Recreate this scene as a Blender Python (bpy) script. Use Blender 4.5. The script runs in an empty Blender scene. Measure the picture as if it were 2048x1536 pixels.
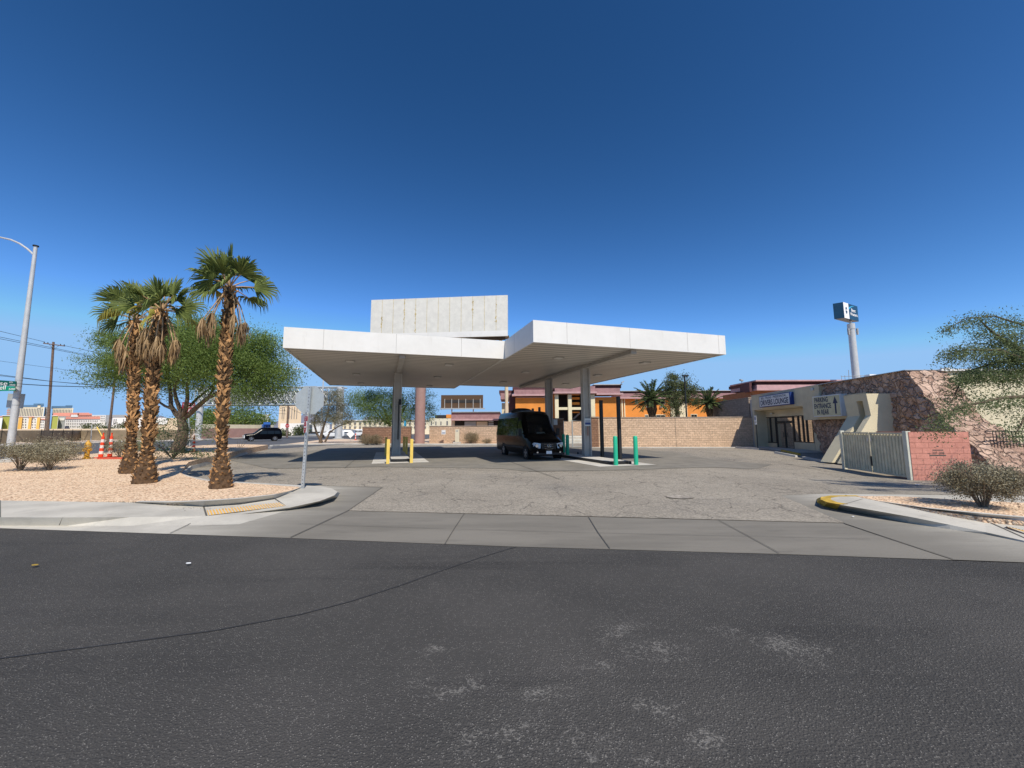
import bpy, bmesh, math, random
import numpy as np
from mathutils import Vector, Matrix
random.seed(7); rng = np.random.default_rng(11)
sc = bpy.context.scene
COL = sc.collection
R_ = math.radians
# ------------------------------------------------------------------ camera model (measured from the photograph)
FPX = 803.2; HC = 1.7
CAMR = Matrix(((0.99999123, 0.00418863, 0.0), (0.00046744, -0.11159618, -0.99375353), (-0.00416247, 0.99374481, -0.11159716)))
def ray(px, py): return CAMR @ Vector((px-1024, -(py-768), -FPX))
def S(t): t = max(0., min(1., t)); return t*t*(3-2*t)
def gz(x, y): return -.27*S((x-8)/5)*S((y-9)/5)*(1-S((y-25)/5))
def mz(x, y): return .16+.24*S((-x-8)/8)*S((y-11)/7)
def hit(px, py, zf):
    d = ray(px, py); z = zf(0, 10)
    for _ in range(12):
        t = (z-HC)/d.z; z = .5*z+.5*zf(d.x*t, d.y*t)
    return Vector((d.x*t, d.y*t, z))
def G(px, py, dz=0.): return hit(px, py, lambda x, y: gz(x, y)+dz)
def GM(px, py): return hit(px, py, mz)
def W(px, py, Y):
    d = ray(px, py); t = Y/d.y; return Vector((d.x*t, Y, HC+d.z*t))
def WX(px, py, X):
    d = ray(px, py); t = X/d.x; return Vector((X, d.y*t, HC+d.z*t))
cam = bpy.data.cameras.new('camera'); co = bpy.data.objects.new('camera', cam); COL.objects.link(co)
cam.sensor_width = 36; cam.lens = 36*FPX/2048; cam.clip_end = 9000; cam.clip_start = .05
co.matrix_world = Matrix.Translation((0, 0, HC)) @ CAMR.to_4x4()
sc.camera = co
# ------------------------------------------------------------------ materials
MATS = {}
def nt(name):
    m = bpy.data.materials.new(name); m.use_nodes = True; n = m.node_tree; b = n.nodes['Principled BSDF']; return m, n, b
def node(n, t, **k):
    x = n.nodes.new(t)
    for a, v in k.items():
        if a in x.inputs: x.inputs[a].default_value = v
        else: setattr(x, a, v)
    return x
def c4(c, k=1.): return (min(1, c[0]*k), min(1, c[1]*k), min(1, c[2]*k), 1)
def mixc(n, fac, a, b):
    m = n.nodes.new('ShaderNodeMix'); m.data_type = 'RGBA'
    for s, v in ((0, fac), (6, a), (7, b)):
        if hasattr(v, 'links') or isinstance(v, bpy.types.NodeSocket): n.links.new(v, m.inputs[s])
        else: m.inputs[s].default_value = v
    return m.outputs[2]
def mth(n, op, a, b=0., c=0.):
    m = n.nodes.new('ShaderNodeMath'); m.operation = op
    for s, v in enumerate((a, b, c)):
        if isinstance(v, bpy.types.NodeSocket): n.links.new(v, m.inputs[s])
        else: m.inputs[s].default_value = v
    return m.outputs[0]
def rampf(n, f, lo, hi):
    m = n.nodes.new('ShaderNodeMapRange'); m.interpolation_type = 'SMOOTHSTEP'; n.links.new(f, m.inputs[0]); m.inputs[1].default_value = lo; m.inputs[2].default_value = hi; return m.outputs[0]
def noise(n, co_, sc_, det=5, rough=.6, dist=0):
    x = node(n, 'ShaderNodeTexNoise', Scale=sc_, Detail=det, Roughness=rough, Distortion=dist); n.links.new(co_, x.inputs['Vector']); return x.outputs[0]
def vor(n, co_, sc_, feat='F1', out='Distance', rnd=1.):
    x = n.nodes.new('ShaderNodeTexVoronoi'); x.feature = feat; x.inputs['Scale'].default_value = sc_; x.inputs['Randomness'].default_value = rnd; n.links.new(co_, x.inputs['Vector']); return x.outputs[out]
def bump(n, b, h, st, dist=.02):
    x = node(n, 'ShaderNodeBump', Strength=st, Distance=dist); n.links.new(h, x.inputs['Height']); n.links.new(x.outputs[0], b.inputs['Normal'])
def mat(name, c, rough=.75, var=.15, vs=2., bmp=0., bs=30., metal=0., spec=.4, fine=.08, fs=40., island=0.):
    m, n, b = nt(name); co_ = n.nodes.new('ShaderNodeTexCoord').outputs['Object']
    col = mixc(n, rampf(n, noise(n, co_, vs), .3, .7), c4(c, 1-var), c4(c, 1+var))
    if fine: col = mixc(n, mth(n, 'MULTIPLY', rampf(n, noise(n, co_, fs, 3), .4, .7), fine*3), col, c4(c, .55))
    if island:
        g = n.nodes.new('ShaderNodeNewGeometry').outputs['Random Per Island']
        col = mixc(n, mth(n, 'MULTIPLY', rampf(n, g, .1, .75), island), col, c4(c, .16))
    n.links.new(col, b.inputs['Base Color']); b.inputs['Roughness'].default_value = rough; b.inputs['Metallic'].default_value = metal
    b.inputs['Specular IOR Level'].default_value = spec
    if bmp: bump(n, b, noise(n, co_, bs, 4), bmp)
    return m
def uvz(n):   # wall coordinates: along the wall, up
    tc = n.nodes.new('ShaderNodeTexCoord').outputs['Object']; s = n.nodes.new('ShaderNodeSeparateXYZ'); n.links.new(tc, s.inputs[0])
    u = mth(n, 'ADD', s.outputs[0], s.outputs[1]); c = n.nodes.new('ShaderNodeCombineXYZ'); n.links.new(u, c.inputs[0]); n.links.new(s.outputs[2], c.inputs[1]); return tc, c.outputs[0]
def blockmat(name, c, mortar, bw=.4, bh=.2, rough=.9, split=1., var=.25, ms=.008):
    m, n, b = nt(name); tc, uv = uvz(n)
    br = node(n, 'ShaderNodeTexBrick', Scale=1.); br.inputs['Brick Width'].default_value = bw; br.inputs['Row Height'].default_value = bh; br.inputs['Mortar Size'].default_value = ms
    br.inputs['Color1'].default_value = c4(c, 1-var*.5); br.inputs['Color2'].default_value = c4(c, 1+var*.5); br.inputs['Mortar'].default_value = c4(mortar); n.links.new(uv, br.inputs['Vector'])
    nz = noise(n, tc, 14, 6, .7, .6)
    col = mixc(n, mth(n, 'MULTIPLY', rampf(n, noise(n, tc, 9, 6, .75, 1.), .42, .62), .25+.35*min(1, split)), br.outputs[0], c4(c, .5))
    col = mixc(n, mth(n, 'MULTIPLY', rampf(n, noise(n, tc, 5, 5, .7), .5, .7), .55), col, c4(c, 1.3))
    n.links.new(col, b.inputs['Base Color']); b.inputs['Roughness'].default_value = rough; b.inputs['Specular IOR Level'].default_value = .2
    h = mth(n, 'SUBTRACT', mth(n, 'MULTIPLY', nz, split), mth(n, 'MULTIPLY', br.outputs['Fac'], .6)); bump(n, b, h, .9, .05); return m
def stonemat(name, c1, c2, joint, s=1.8):
    m, n, b = nt(name); tc = n.nodes.new('ShaderNodeTexCoord').outputs['Object']
    wn = node(n, 'ShaderNodeTexNoise', Scale=1.5, Detail=3.); n.links.new(tc, wn.inputs['Vector'])
    add = n.nodes.new('ShaderNodeVectorMath'); add.operation = 'MULTIPLY_ADD'; n.links.new(wn.outputs['Color'], add.inputs[0]); add.inputs[1].default_value = (.9, .9, .9); n.links.new(tc, add.inputs[2]); w = add.outputs[0]
    ed = vor(n, w, s, 'DISTANCE_TO_EDGE'); cc = vor(n, w, s, 'F1', 'Color'); sp = n.nodes.new('ShaderNodeSeparateColor'); n.links.new(cc, sp.inputs[0])
    nz = noise(n, tc, 9, 6, .65, .5)
    col = mixc(n, sp.outputs[0], c4(c1), c4(c2)); col = mixc(n, mth(n, 'MULTIPLY', rampf(n, nz, .4, .7), .4), col, c4(c1, .5))
    col = mixc(n, rampf(n, ed, .0, .035), c4(joint), col); n.links.new(col, b.inputs['Base Color']); b.inputs['Roughness'].default_value = .95; b.inputs['Specular IOR Level'].default_value = .15
    h = mth(n, 'ADD', rampf(n, ed, 0, .14), mth(n, 'MULTIPLY', nz, .8)); h = mth(n, 'ADD', h, mth(n, 'MULTIPLY', sp.outputs[1], .5)); bump(n, b, h, 1., .12); return m
def glass(name, tint=.02, rough=.03):
    m, n, b = nt(name); b.inputs['Base Color'].default_value = (tint, tint*1.1, tint*1.15, 1); b.inputs['Roughness'].default_value = rough; b.inputs['Specular IOR Level'].default_value = .8; return m
def seeglass(name, tr=.35):
    m, n, b = nt(name); b.inputs['Base Color'].default_value = (.01, .012, .014, 1); b.inputs['Roughness'].default_value = .02
    t = n.nodes.new('ShaderNodeBsdfTransparent'); t.inputs[0].default_value = (.8, .9, .9, 1); mx = n.nodes.new('ShaderNodeMixShader'); mx.inputs[0].default_value = tr
    n.links.new(b.outputs[0], mx.inputs[1]); n.links.new(t.outputs[0], mx.inputs[2]); n.links.new(mx.outputs[0], n.nodes['Material Output'].inputs[0]); return m
def leafmat(name, c, c2, tr=.25):
    m, n, b = nt(name); g = n.nodes.new('ShaderNodeNewGeometry').outputs['Random Per Island']; tc = n.nodes.new('ShaderNodeTexCoord').outputs['Object']
    f = mth(n, 'ADD', mth(n, 'MULTIPLY', g, .6), mth(n, 'MULTIPLY', rampf(n, noise(n, tc, 2.), .35, .65), .4))
    col = mixc(n, f, c4(c), c4(c2)); n.links.new(col, b.inputs['Base Color']); b.inputs['Roughness'].default_value = .65; b.inputs['Specular IOR Level'].default_value = .3
    t = n.nodes.new('ShaderNodeBsdfTranslucent'); n.links.new(col, t.inputs[0]); mx = n.nodes.new('ShaderNodeMixShader'); mx.inputs[0].default_value = tr
    n.links.new(b.outputs[0], mx.inputs[1]); n.links.new(t.outputs[0], mx.inputs[2]); n.links.new(mx.outputs[0], n.nodes['Material Output'].inputs[0]); return m

def asphalt_mat():
    m, n, b = nt('street_asphalt'); tc = n.nodes.new('ShaderNodeTexCoord').outputs['Object']
    base = mixc(n, rampf(n, noise(n, tc, .45, 6, .6), .3, .72), (.067, .064, .060, 1), (.098, .092, .085, 1))
    big = mixc(n, rampf(n, noise(n, tc, .16, 3), .5, .75), base, (.054, .052, .050, 1))
    mp = node(n, 'ShaderNodeMapping'); n.links.new(tc, mp.inputs[0]); mp.inputs['Scale'].default_value = (.12, 1.3, 1); mp.inputs['Rotation'].default_value = (0, 0, .06)
    big = mixc(n, mth(n, 'MULTIPLY', rampf(n, noise(n, mp.outputs[0], 1., 5, .65, .4), .52, .7), .5), big, (.034, .033, .033, 1))
    sp = vor(n, tc, 75); spk = mth(n, 'MULTIPLY', mth(n, 'SUBTRACT', 1., rampf(n, sp, .12, .34)), rampf(n, noise(n, tc, 22, 2), .42, .56))
    col = mixc(n, mth(n, 'MULTIPLY', spk, .85), big, (.34, .32, .29, 1))
    agg = noise(n, tc, 130, 3, .8); col = mixc(n, mth(n, 'MULTIPLY', rampf(n, agg, .42, .6), .45), col, (.028, .028, .03, 1))
    dn = node(n, 'ShaderNodeTexNoise', Scale=2.6, Detail=4.); n.links.new(tc, dn.inputs['Vector']); dw = n.nodes.new('ShaderNodeVectorMath'); dw.operation = 'MULTIPLY_ADD'; n.links.new(dn.outputs['Color'], dw.inputs[0]); dw.inputs[1].default_value = (.55, .55, 0); dw2 = n.nodes.new('ShaderNodeVectorMath'); dw2.operation = 'ADD'; n.links.new(tc, dw.inputs[2]); n.links.new(dw.outputs[0], dw2.inputs[0]); dw2.inputs[1].default_value = (-.275, -.275, 0)
    mask = None
    for px, py, rx, ry in ((1235, 1262, 60, 26), (1310, 1300, 70, 26), (1460, 1262, 36, 18), (1590, 1300, 70, 34), (1090, 1395, 75, 15), (900, 1375, 120, 22), (1200, 1330, 50, 14), (1330, 1410, 90, 14), (860, 1312, 30, 10), (1420, 1475, 50, 24), (1300, 1528, 90, 12), (1180, 1524, 45, 9), (1500, 1522, 14, 8), (1045, 1530, 22, 8), (1060, 1480, 260, 50)):
        c = G(px, py); a = abs(G(px+rx, py).x-c.x); d = abs(G(px, py-ry).y-c.y)+.02; k = .55 if rx > 200 else 1.
        v = n.nodes.new('ShaderNodeVectorMath'); v.operation = 'MULTIPLY_ADD'; n.links.new(dw2.outputs[0], v.inputs[0]); v.inputs[1].default_value = (1/a, 1/d, 0); v.inputs[2].default_value = (-c.x/a, -c.y/d, 0)
        l = n.nodes.new('ShaderNodeVectorMath'); l.operation = 'LENGTH'; n.links.new(v.outputs[0], l.inputs[0]); q = mth(n, 'MULTIPLY', mth(n, 'SUBTRACT', 1.15, l.outputs['Value']), k)
        mask = q if mask is None else mth(n, 'MAXIMUM', mask, q)
    wn = mth(n, 'ADD', mth(n, 'MULTIPLY', noise(n, tc, 34, 3, .8, 1.), 1.0), mth(n, 'MULTIPLY', noise(n, tc, 5, 5, .75), .62))
    f = rampf(n, mth(n, 'ADD', wn, mth(n, 'MULTIPLY', mth(n, 'MAXIMUM', mask, 0), .17)), .90, 1.04)
    ed = vor(n, tc, 26, 'DISTANCE_TO_EDGE'); net = mth(n, 'SUBTRACT', 1., rampf(n, ed, .06, .22)); f = mth(n, 'MULTIPLY', f, mth(n, 'ADD', .15, mth(n, 'MULTIPLY', net, .85)))
    f = mth(n, 'MULTIPLY', f, rampf(n, mask, 0., .25))
    col = mixc(n, mth(n, 'MULTIPLY', f, .8), col, (.21, .198, .18, 1)); n.links.new(col, b.inputs['Base Color']); b.inputs['Roughness'].default_value = .9; b.inputs['Specular IOR Level'].default_value = .12
    bump(n, b, mth(n, 'ADD', noise(n, tc, 60, 4, .7), mth(n, 'MULTIPLY', sp, -.8)), .7, .014); return m
def lot_mat():
    m, n, b = nt('aged_lot_asphalt'); tc = n.nodes.new('ShaderNodeTexCoord').outputs['Object']
    col = mixc(n, rampf(n, noise(n, tc, .3, 6, .6), .3, .7), (.255, .225, .182, 1), (.335, .297, .242, 1))
    col = mixc(n, rampf(n, noise(n, tc, .12, 3), .52, .7), col, (.19, .176, .155, 1))
    sp = vor(n, tc, 34, 'F1', 'Color'); s2 = n.nodes.new('ShaderNodeSeparateColor'); n.links.new(sp, s2.inputs[0])
    col = mixc(n, mth(n, 'MULTIPLY', rampf(n, s2.outputs[0], .5, .85), .5), col, (.44, .39, .32, 1)); col = mixc(n, mth(n, 'MULTIPLY', rampf(n, s2.outputs[1], .5, .85), .5), col, (.12, .108, .095, 1))
    col = mixc(n, mth(n, 'MULTIPLY', rampf(n, noise(n, tc, .55, 5, .7, 1.), .58, .72), .45), col, (.13, .122, .11, 1))
    wn = node(n, 'ShaderNodeTexNoise', Scale=.9, Detail=5.); n.links.new(tc, wn.inputs['Vector']); add = n.nodes.new('ShaderNodeVectorMath'); add.operation = 'MULTIPLY_ADD'; n.links.new(wn.outputs['Color'], add.inputs[0]); add.inputs[1].default_value = (1.6, 1.6, 0); n.links.new(tc, add.inputs[2])
    cr = vor(n, add.outputs[0], .8, 'DISTANCE_TO_EDGE'); crf = mth(n, 'MULTIPLY', mth(n, 'SUBTRACT', 1., rampf(n, cr, .003, .018)), rampf(n, noise(n, tc, .5, 2), .36, .5))
    cr2 = vor(n, add.outputs[0], 2.6, 'DISTANCE_TO_EDGE'); crf2 = mth(n, 'MULTIPLY', mth(n, 'SUBTRACT', 1., rampf(n, cr2, .004, .022)), rampf(n, noise(n, tc, .35, 2), .5, .6))
    crf = mth(n, 'MAXIMUM', crf, mth(n, 'MULTIPLY', crf2, .7))
    col = mixc(n, mth(n, 'MULTIPLY', crf, .6), col, (.08, .07, .06, 1)); n.links.new(col, b.inputs['Base Color']); b.inputs['Roughness'].default_value = .9; b.inputs['Specular IOR Level'].default_value = .2
    bump(n, b, mth(n, 'SUBTRACT', noise(n, tc, 45, 4, .7), crf), .6, .012); return m
def conc_mat(name, c, stain=(.1, .098, .09), sf=.5, streak=0.):
    m, n, b = nt(name); tc = n.nodes.new('ShaderNodeTexCoord').outputs['Object']
    mp = node(n, 'ShaderNodeMapping'); n.links.new(tc, mp.inputs[0]); mp.inputs['Scale'].default_value = (.35, 1.6, 1) if streak else (1, 1, 1)
    col = mixc(n, rampf(n, noise(n, mp.outputs[0], .8, 8, .65), .35, .7), c4(c, 1.12), c4(c, .85))
    col = mixc(n, mth(n, 'MULTIPLY', rampf(n, noise(n, mp.outputs[0], 2.2, 6, .7), .52, .75), sf), col, c4(stain))
    sp = rampf(n, noise(n, tc, 60, 2), .6, .7); col = mixc(n, mth(n, 'MULTIPLY', sp, .22), col, c4(c, .5))
    n.links.new(col, b.inputs['Base Color']); b.inputs['Roughness'].default_value = .88; b.inputs['Specular IOR Level'].default_value = .25; bump(n, b, noise(n, tc, 50, 4), .3, .01); return m
def flare_mat():
    m, n, b = nt('tyre_scuffed_concrete'); tc = n.nodes.new('ShaderNodeTexCoord').outputs['Object']; sx = n.nodes.new('ShaderNodeSeparateXYZ'); n.links.new(tc, sx.inputs[0])
    mp = node(n, 'ShaderNodeMapping'); n.links.new(tc, mp.inputs[0]); mp.inputs['Scale'].default_value = (.35, 1.6, 1); nz = noise(n, mp.outputs[0], .9, 7, .65)
    dst = mth(n, 'ADD', mth(n, 'ABSOLUTE', mth(n, 'SUBTRACT', sx.outputs[0], 1.2)), mth(n, 'MULTIPLY', mth(n, 'SUBTRACT', nz, .5), 2.6))
    col = mixc(n, rampf(n, dst, 4.6, 8.0), (.195, .18, .153, 1), (.47, .44, .38, 1)); col = mixc(n, mth(n, 'MULTIPLY', rampf(n, noise(n, mp.outputs[0], 2.4, 6, .7, .6), .5, .7), .4), col, (.18, .165, .14, 1))
    col = mixc(n, mth(n, 'MULTIPLY', rampf(n, noise(n, tc, 60, 2), .55, .7), .25), col, (.15, .14, .12, 1)); n.links.new(col, b.inputs['Base Color']); b.inputs['Roughness'].default_value = .88; b.inputs['Specular IOR Level'].default_value = .2; bump(n, b, noise(n, tc, 50, 4), .35, .01); return m
def fascia_mat():
    m, n, b = nt('weathered_white_fascia'); tc = n.nodes.new('ShaderNodeTexCoord').outputs['Object']; mp = node(n, 'ShaderNodeMapping'); n.links.new(tc, mp.inputs[0]); mp.inputs['Scale'].default_value = (2.2, 2.2, .35)
    col = mixc(n, rampf(n, noise(n, tc, .8, 4), .3, .7), (.74, .72, .68, 1), (.69, .67, .63, 1)); col = mixc(n, mth(n, 'MULTIPLY', rampf(n, noise(n, mp.outputs[0], 2., 6, .7), .55, .75), .28), col, (.48, .44, .37, 1))
    n.links.new(col, b.inputs['Base Color']); b.inputs['Roughness'].default_value = .5; bump(n, b, noise(n, tc, 1.6, 2), .25, .05); return m
def gravel_mat():
    m, n, b = nt('pink_gravel'); tc = n.nodes.new('ShaderNodeTexCoord').outputs['Object']
    v = vor(n, tc, 24, 'F1', 'Color'); d = vor(n, tc, 24); s2 = n.nodes.new('ShaderNodeSeparateColor'); n.links.new(v, s2.inputs[0])
    col = mixc(n, s2.outputs[0], (.76, .51, .33, 1), (.90, .71, .50, 1)); col = mixc(n, rampf(n, s2.outputs[1], .8, .97), col, (.42, .25, .15, 1))
    col = mixc(n, mth(n, 'MULTIPLY', rampf(n, noise(n, tc, .6, 4), .5, .75), .35), col, (.58, .38, .25, 1))
    col = mixc(n, rampf(n, d, .55, .85), col, (.30, .19, .12, 1)); n.links.new(col, b.inputs['Base Color']); b.inputs['Roughness'].default_value = .95; b.inputs['Specular IOR Level'].default_value = .15
    bump(n, b, mth(n, 'MULTIPLY', d, -1.), .9, .03); return m
def soffit_mat(ang):
    m, n, b = nt('ribbed_soffit_metal'); tc = n.nodes.new('ShaderNodeTexCoord').outputs['Object']
    mp = node(n, 'ShaderNodeMapping'); n.links.new(tc, mp.inputs[0]); mp.inputs['Rotation'].default_value = (0, 0, -ang); s = n.nodes.new('ShaderNodeSeparateXYZ'); n.links.new(mp.outputs[0], s.inputs[0])
    fr = mth(n, 'FRACT', mth(n, 'MULTIPLY', s.outputs[1], 2.1)); gr = mth(n, 'LESS_THAN', fr, .3)
    col = mixc(n, rampf(n, noise(n, tc, .7), .3, .7), (.60, .56, .50, 1), (.66, .62, .56, 1)); col = mixc(n, mth(n, 'MULTIPLY', gr, .6), col, (.14, .125, .11, 1)); n.links.new(col, b.inputs['Base Color']); b.inputs['Roughness'].default_value = .5
    bump(n, b, mth(n, 'SUBTRACT', 1., gr), .6, .02); return m
M = dict(
 street=asphalt_mat(), lot=lot_mat(), gravel=gravel_mat(), stone=stonemat('rough_pink_stone', (.45, .29, .215), (.71, .51, .39), (.32, .21, .155), 2.6),
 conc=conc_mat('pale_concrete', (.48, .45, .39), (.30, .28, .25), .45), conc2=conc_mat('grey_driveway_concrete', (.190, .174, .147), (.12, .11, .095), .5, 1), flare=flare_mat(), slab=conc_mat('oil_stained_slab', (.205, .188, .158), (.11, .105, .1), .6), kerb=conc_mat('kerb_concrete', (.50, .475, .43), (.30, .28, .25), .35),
 patch=mat('loose_rubble', (.34, .30, .25), .95, .5, 8, .8, 30, fine=.3), joint=mat('dark_joint', (.10, .092, .078)), tar=mat('tar_seam', (.035, .035, .037)), desert=mat('desert_dirt', (.60, .45, .32), .95, .2, .05, .3, 3), road2=mat('far_asphalt', (.10, .10, .105), .85, .12, .3, .3, 60),
 white=fascia_mat(), fasc2=mat('grey_column_paint', (.44, .42, .39), .55, .1, 1.5), cement=mat('blotched_white_board', (.66, .64, .58), .8, .06, 2, .1, 30, fine=.06),
 rust=mat('ochre_rust', (.50, .38, .15), .9, .3, 6), brown=mat('mauve_brown_paint', (.33, .20, .16), .6, .1, 1.), black=mat('black_paint', (.018, .018, .018), .5, .2), blackm=mat('matt_black', (.008, .008, .009), .8, .2),
 yellow=mat('yellow_post_paint', (.80, .56, .12), .5, .1, 3), green=mat('green_post_paint', (.02, .42, .24), .45, .08, 3), steel=mat('galvanised_steel', (.50, .52, .52), .45, .1, 6, metal=.5), galv=mat('dull_grey_sign_back', (.42, .45, .45), .5, .06, 3, metal=.25), lamp=mat('light_grey_pole_paint', (.56, .56, .55), .4, .08, 2, metal=.2),
 wood=mat('weathered_pole_wood', (.16, .105, .075), .95, .3, 4), trunk=mat('tree_bark', (.13, .095, .065), .95, .35, 6, .8, 20), twig=mat('grey_twig', (.20, .16, .12), .9, .2, 5),
 block=blockmat('tan_split_face_block', (.68, .485, .335), (.42, .30, .21)), block2=blockmat('grey_brown_block', (.36, .28, .22), (.24, .19, .15), split=.5), pink=blockmat('pink_painted_block', (.60, .265, .205), (.44, .18, .135), .4, .2, split=.12, var=.1, ms=.006), brick=blockmat('brown_stone_wall', (.30, .17, .11), (.10, .06, .05), .5, .2),
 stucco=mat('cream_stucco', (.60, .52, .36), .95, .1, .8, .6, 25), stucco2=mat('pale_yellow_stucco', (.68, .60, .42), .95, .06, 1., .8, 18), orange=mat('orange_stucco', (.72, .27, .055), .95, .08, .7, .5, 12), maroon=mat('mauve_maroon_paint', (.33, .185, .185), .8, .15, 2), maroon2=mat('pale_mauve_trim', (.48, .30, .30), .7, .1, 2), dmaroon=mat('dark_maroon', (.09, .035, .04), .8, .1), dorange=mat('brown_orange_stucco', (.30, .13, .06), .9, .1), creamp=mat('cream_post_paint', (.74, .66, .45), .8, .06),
 gl=glass('dark_glass'), glr=mat('reflective_tinted_glass', (.55, .52, .46), .02, .02, metal=.85, fine=0), gate=mat('grey_corrugated_paint', (.72, .65, .47), .6, .15, 3, fine=.12), gatep=mat('cream_gate_post', (.66, .65, .54), .6, .08, 3), signw=mat('sign_white', (.66, .68, .68), .5, .04), signy=mat('aged_cream_sign', (.62, .57, .36), .6, .12, 2), navy=mat('navy_lettering', (.02, .035, .09), .6, .05), blue=mat('sign_blue', (.02, .05, .20), .4, .1), bwblue=mat('deep_teal_sign', (.012, .055, .11), .35, .1), cyan=mat('light_blue_stripe', (.06, .42, .68), .4, .1), red=mat('sign_red', (.45, .02, .03), .5, .1), dred=mat('dark_sign_red', (.26, .012, .02), .5, .1), sgreen=mat('street_sign_green', (.0, .25, .14), .4, .1), sgreen2=mat('dark_street_sign_green', (.0, .08, .06), .4, .1), letter=mat('white_letter', (.85, .85, .85), .5, .02),
 hyd=mat('yellow_hydrant_paint', (.62, .32, .03), .5, .12, 8), cone=mat('orange_cone_plastic', (.85, .07, .02), .45, .08), conew=mat('cone_reflective_white', (.8, .72, .66), .4, .05), base=mat('faded_red_rubber', (.60, .09, .05), .7, .1),
 boot=mat('palm_boot', (.62, .34, .14), .9, .3, 3, .5, 30, island=1.), fibre=mat('palm_fibre', (.10, .058, .03), .95, .45, 9, .9, 25), frond=leafmat('green_frond', (.25, .30, .08), (.05, .08, .02), .3), frondy=leafmat('yellowing_frond', (.42, .36, .06), (.20, .20, .05), .3), dead=leafmat('dead_frond', (.48, .32, .16), (.10, .06, .03), .1), petiole=mat('petiole_stalk', (.46, .30, .16), .8, .2, 6),
 leafpv=leafmat('palo_verde_leaf', (.26, .35, .09), (.085, .14, .035), .45), leafm=leafmat('mesquite_leaf', (.24, .29, .13), (.09, .12, .05), .4), leafo=leafmat('grey_olive_leaf', (.26, .24, .15), (.13, .13, .08)), sage=leafmat('sage_leaf', (.36, .33, .22), (.13, .10, .06), .1), leafd=leafmat('dark_canopy_leaf', (.17, .19, .08), (.06, .08, .03), .3), dry=leafmat('dry_brush_leaf', (.30, .24, .14), (.17, .13, .08), .15), cpalm=leafmat('feather_palm_leaf', (.13, .17, .06), (.05, .07, .025), .2),
 bodyb=mat('black_car_paint', (.002, .002, .003), .18, .1, 1, spec=.08, fine=0), tyre=mat('tyre_rubber', (.015, .015, .015), .85), chrome=mat('chrome', (.6, .6, .62), .15, .05, metal=1., fine=0), rim=mat('alloy_rim', (.45, .45, .47), .3, .1, metal=.9), lightg=mat('headlight_lens', (.38, .44, .52), .12, .2, 12, spec=.9), plastic=mat('black_plastic', (.012, .012, .013), .55), carw=mat('white_car_paint', (.7, .7, .7), .25, .03, fine=0), cars=mat('silver_car_paint', (.35, .37, .4), .3, .03, metal=.6, fine=0), carr=mat('red_car_paint', (.45, .02, .02), .3, .05, fine=0),
 skin=mat('skin', (.35, .2, .14), .6, .05), shirt=mat('pale_shirt', (.55, .58, .55), .8, .05), hair=mat('dark_hair', (.02, .015, .012), .7), mesh=mat('brown_windscreen_fabric', (.24, .185, .12), .85, .2, .8, .5, 4), tact=mat('yellow_tactile_paving', (.74, .43, .10), .85, .15, 4), kyel=mat('worn_yellow_kerb_paint', (.56, .36, .05), .75, .35, 5, fine=.2),
 bcream=mat('far_cream_wall', (.74, .67, .50), .9, .04), bwhite=mat('far_white_wall', (.78, .76, .72), .9, .04), bwin=mat('far_window_grey', (.16, .16, .17), .5, .1), broof=mat('far_blue_roof', (.10, .20, .32), .7, .05), coral=mat('coral_roof_tile', (.72, .30, .22), .9, .08), olive=mat('olive_green_wall', (.38, .40, .09), .9, .05), byel=mat('yellow_orange_wall', (.85, .50, .13), .9, .05), bgrey=mat('far_grey_wall', (.34, .35, .36), .9, .1), tanw=mat('far_tan_wall', (.66, .53, .37), .9, .05), bdark=mat('dark_recess', (.03, .028, .027), .8), rustc=mat('brown_billboard_slats', (.10, .058, .032), .9, .3, 12, fine=.15), tarp=mat('blue_tarp', (.03, .12, .42), .5, .15), tanc=mat('tan_cabinet', (.62, .56, .42), .6, .05), soff=None, hill=mat('far_hill', (.16, .17, .22), 1., .1, .01), mauvec=mat('mauve_column_paint', (.36, .215, .18), .6, .08, 1.),
)
ANG = R_(17.47); M['soff'] = soffit_mat(ANG)
E1 = Vector((math.cos(ANG), math.sin(ANG), 0)); E2 = Vector((-math.sin(ANG), math.cos(ANG), 0)); UP = Vector((0, 0, 1))
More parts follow.
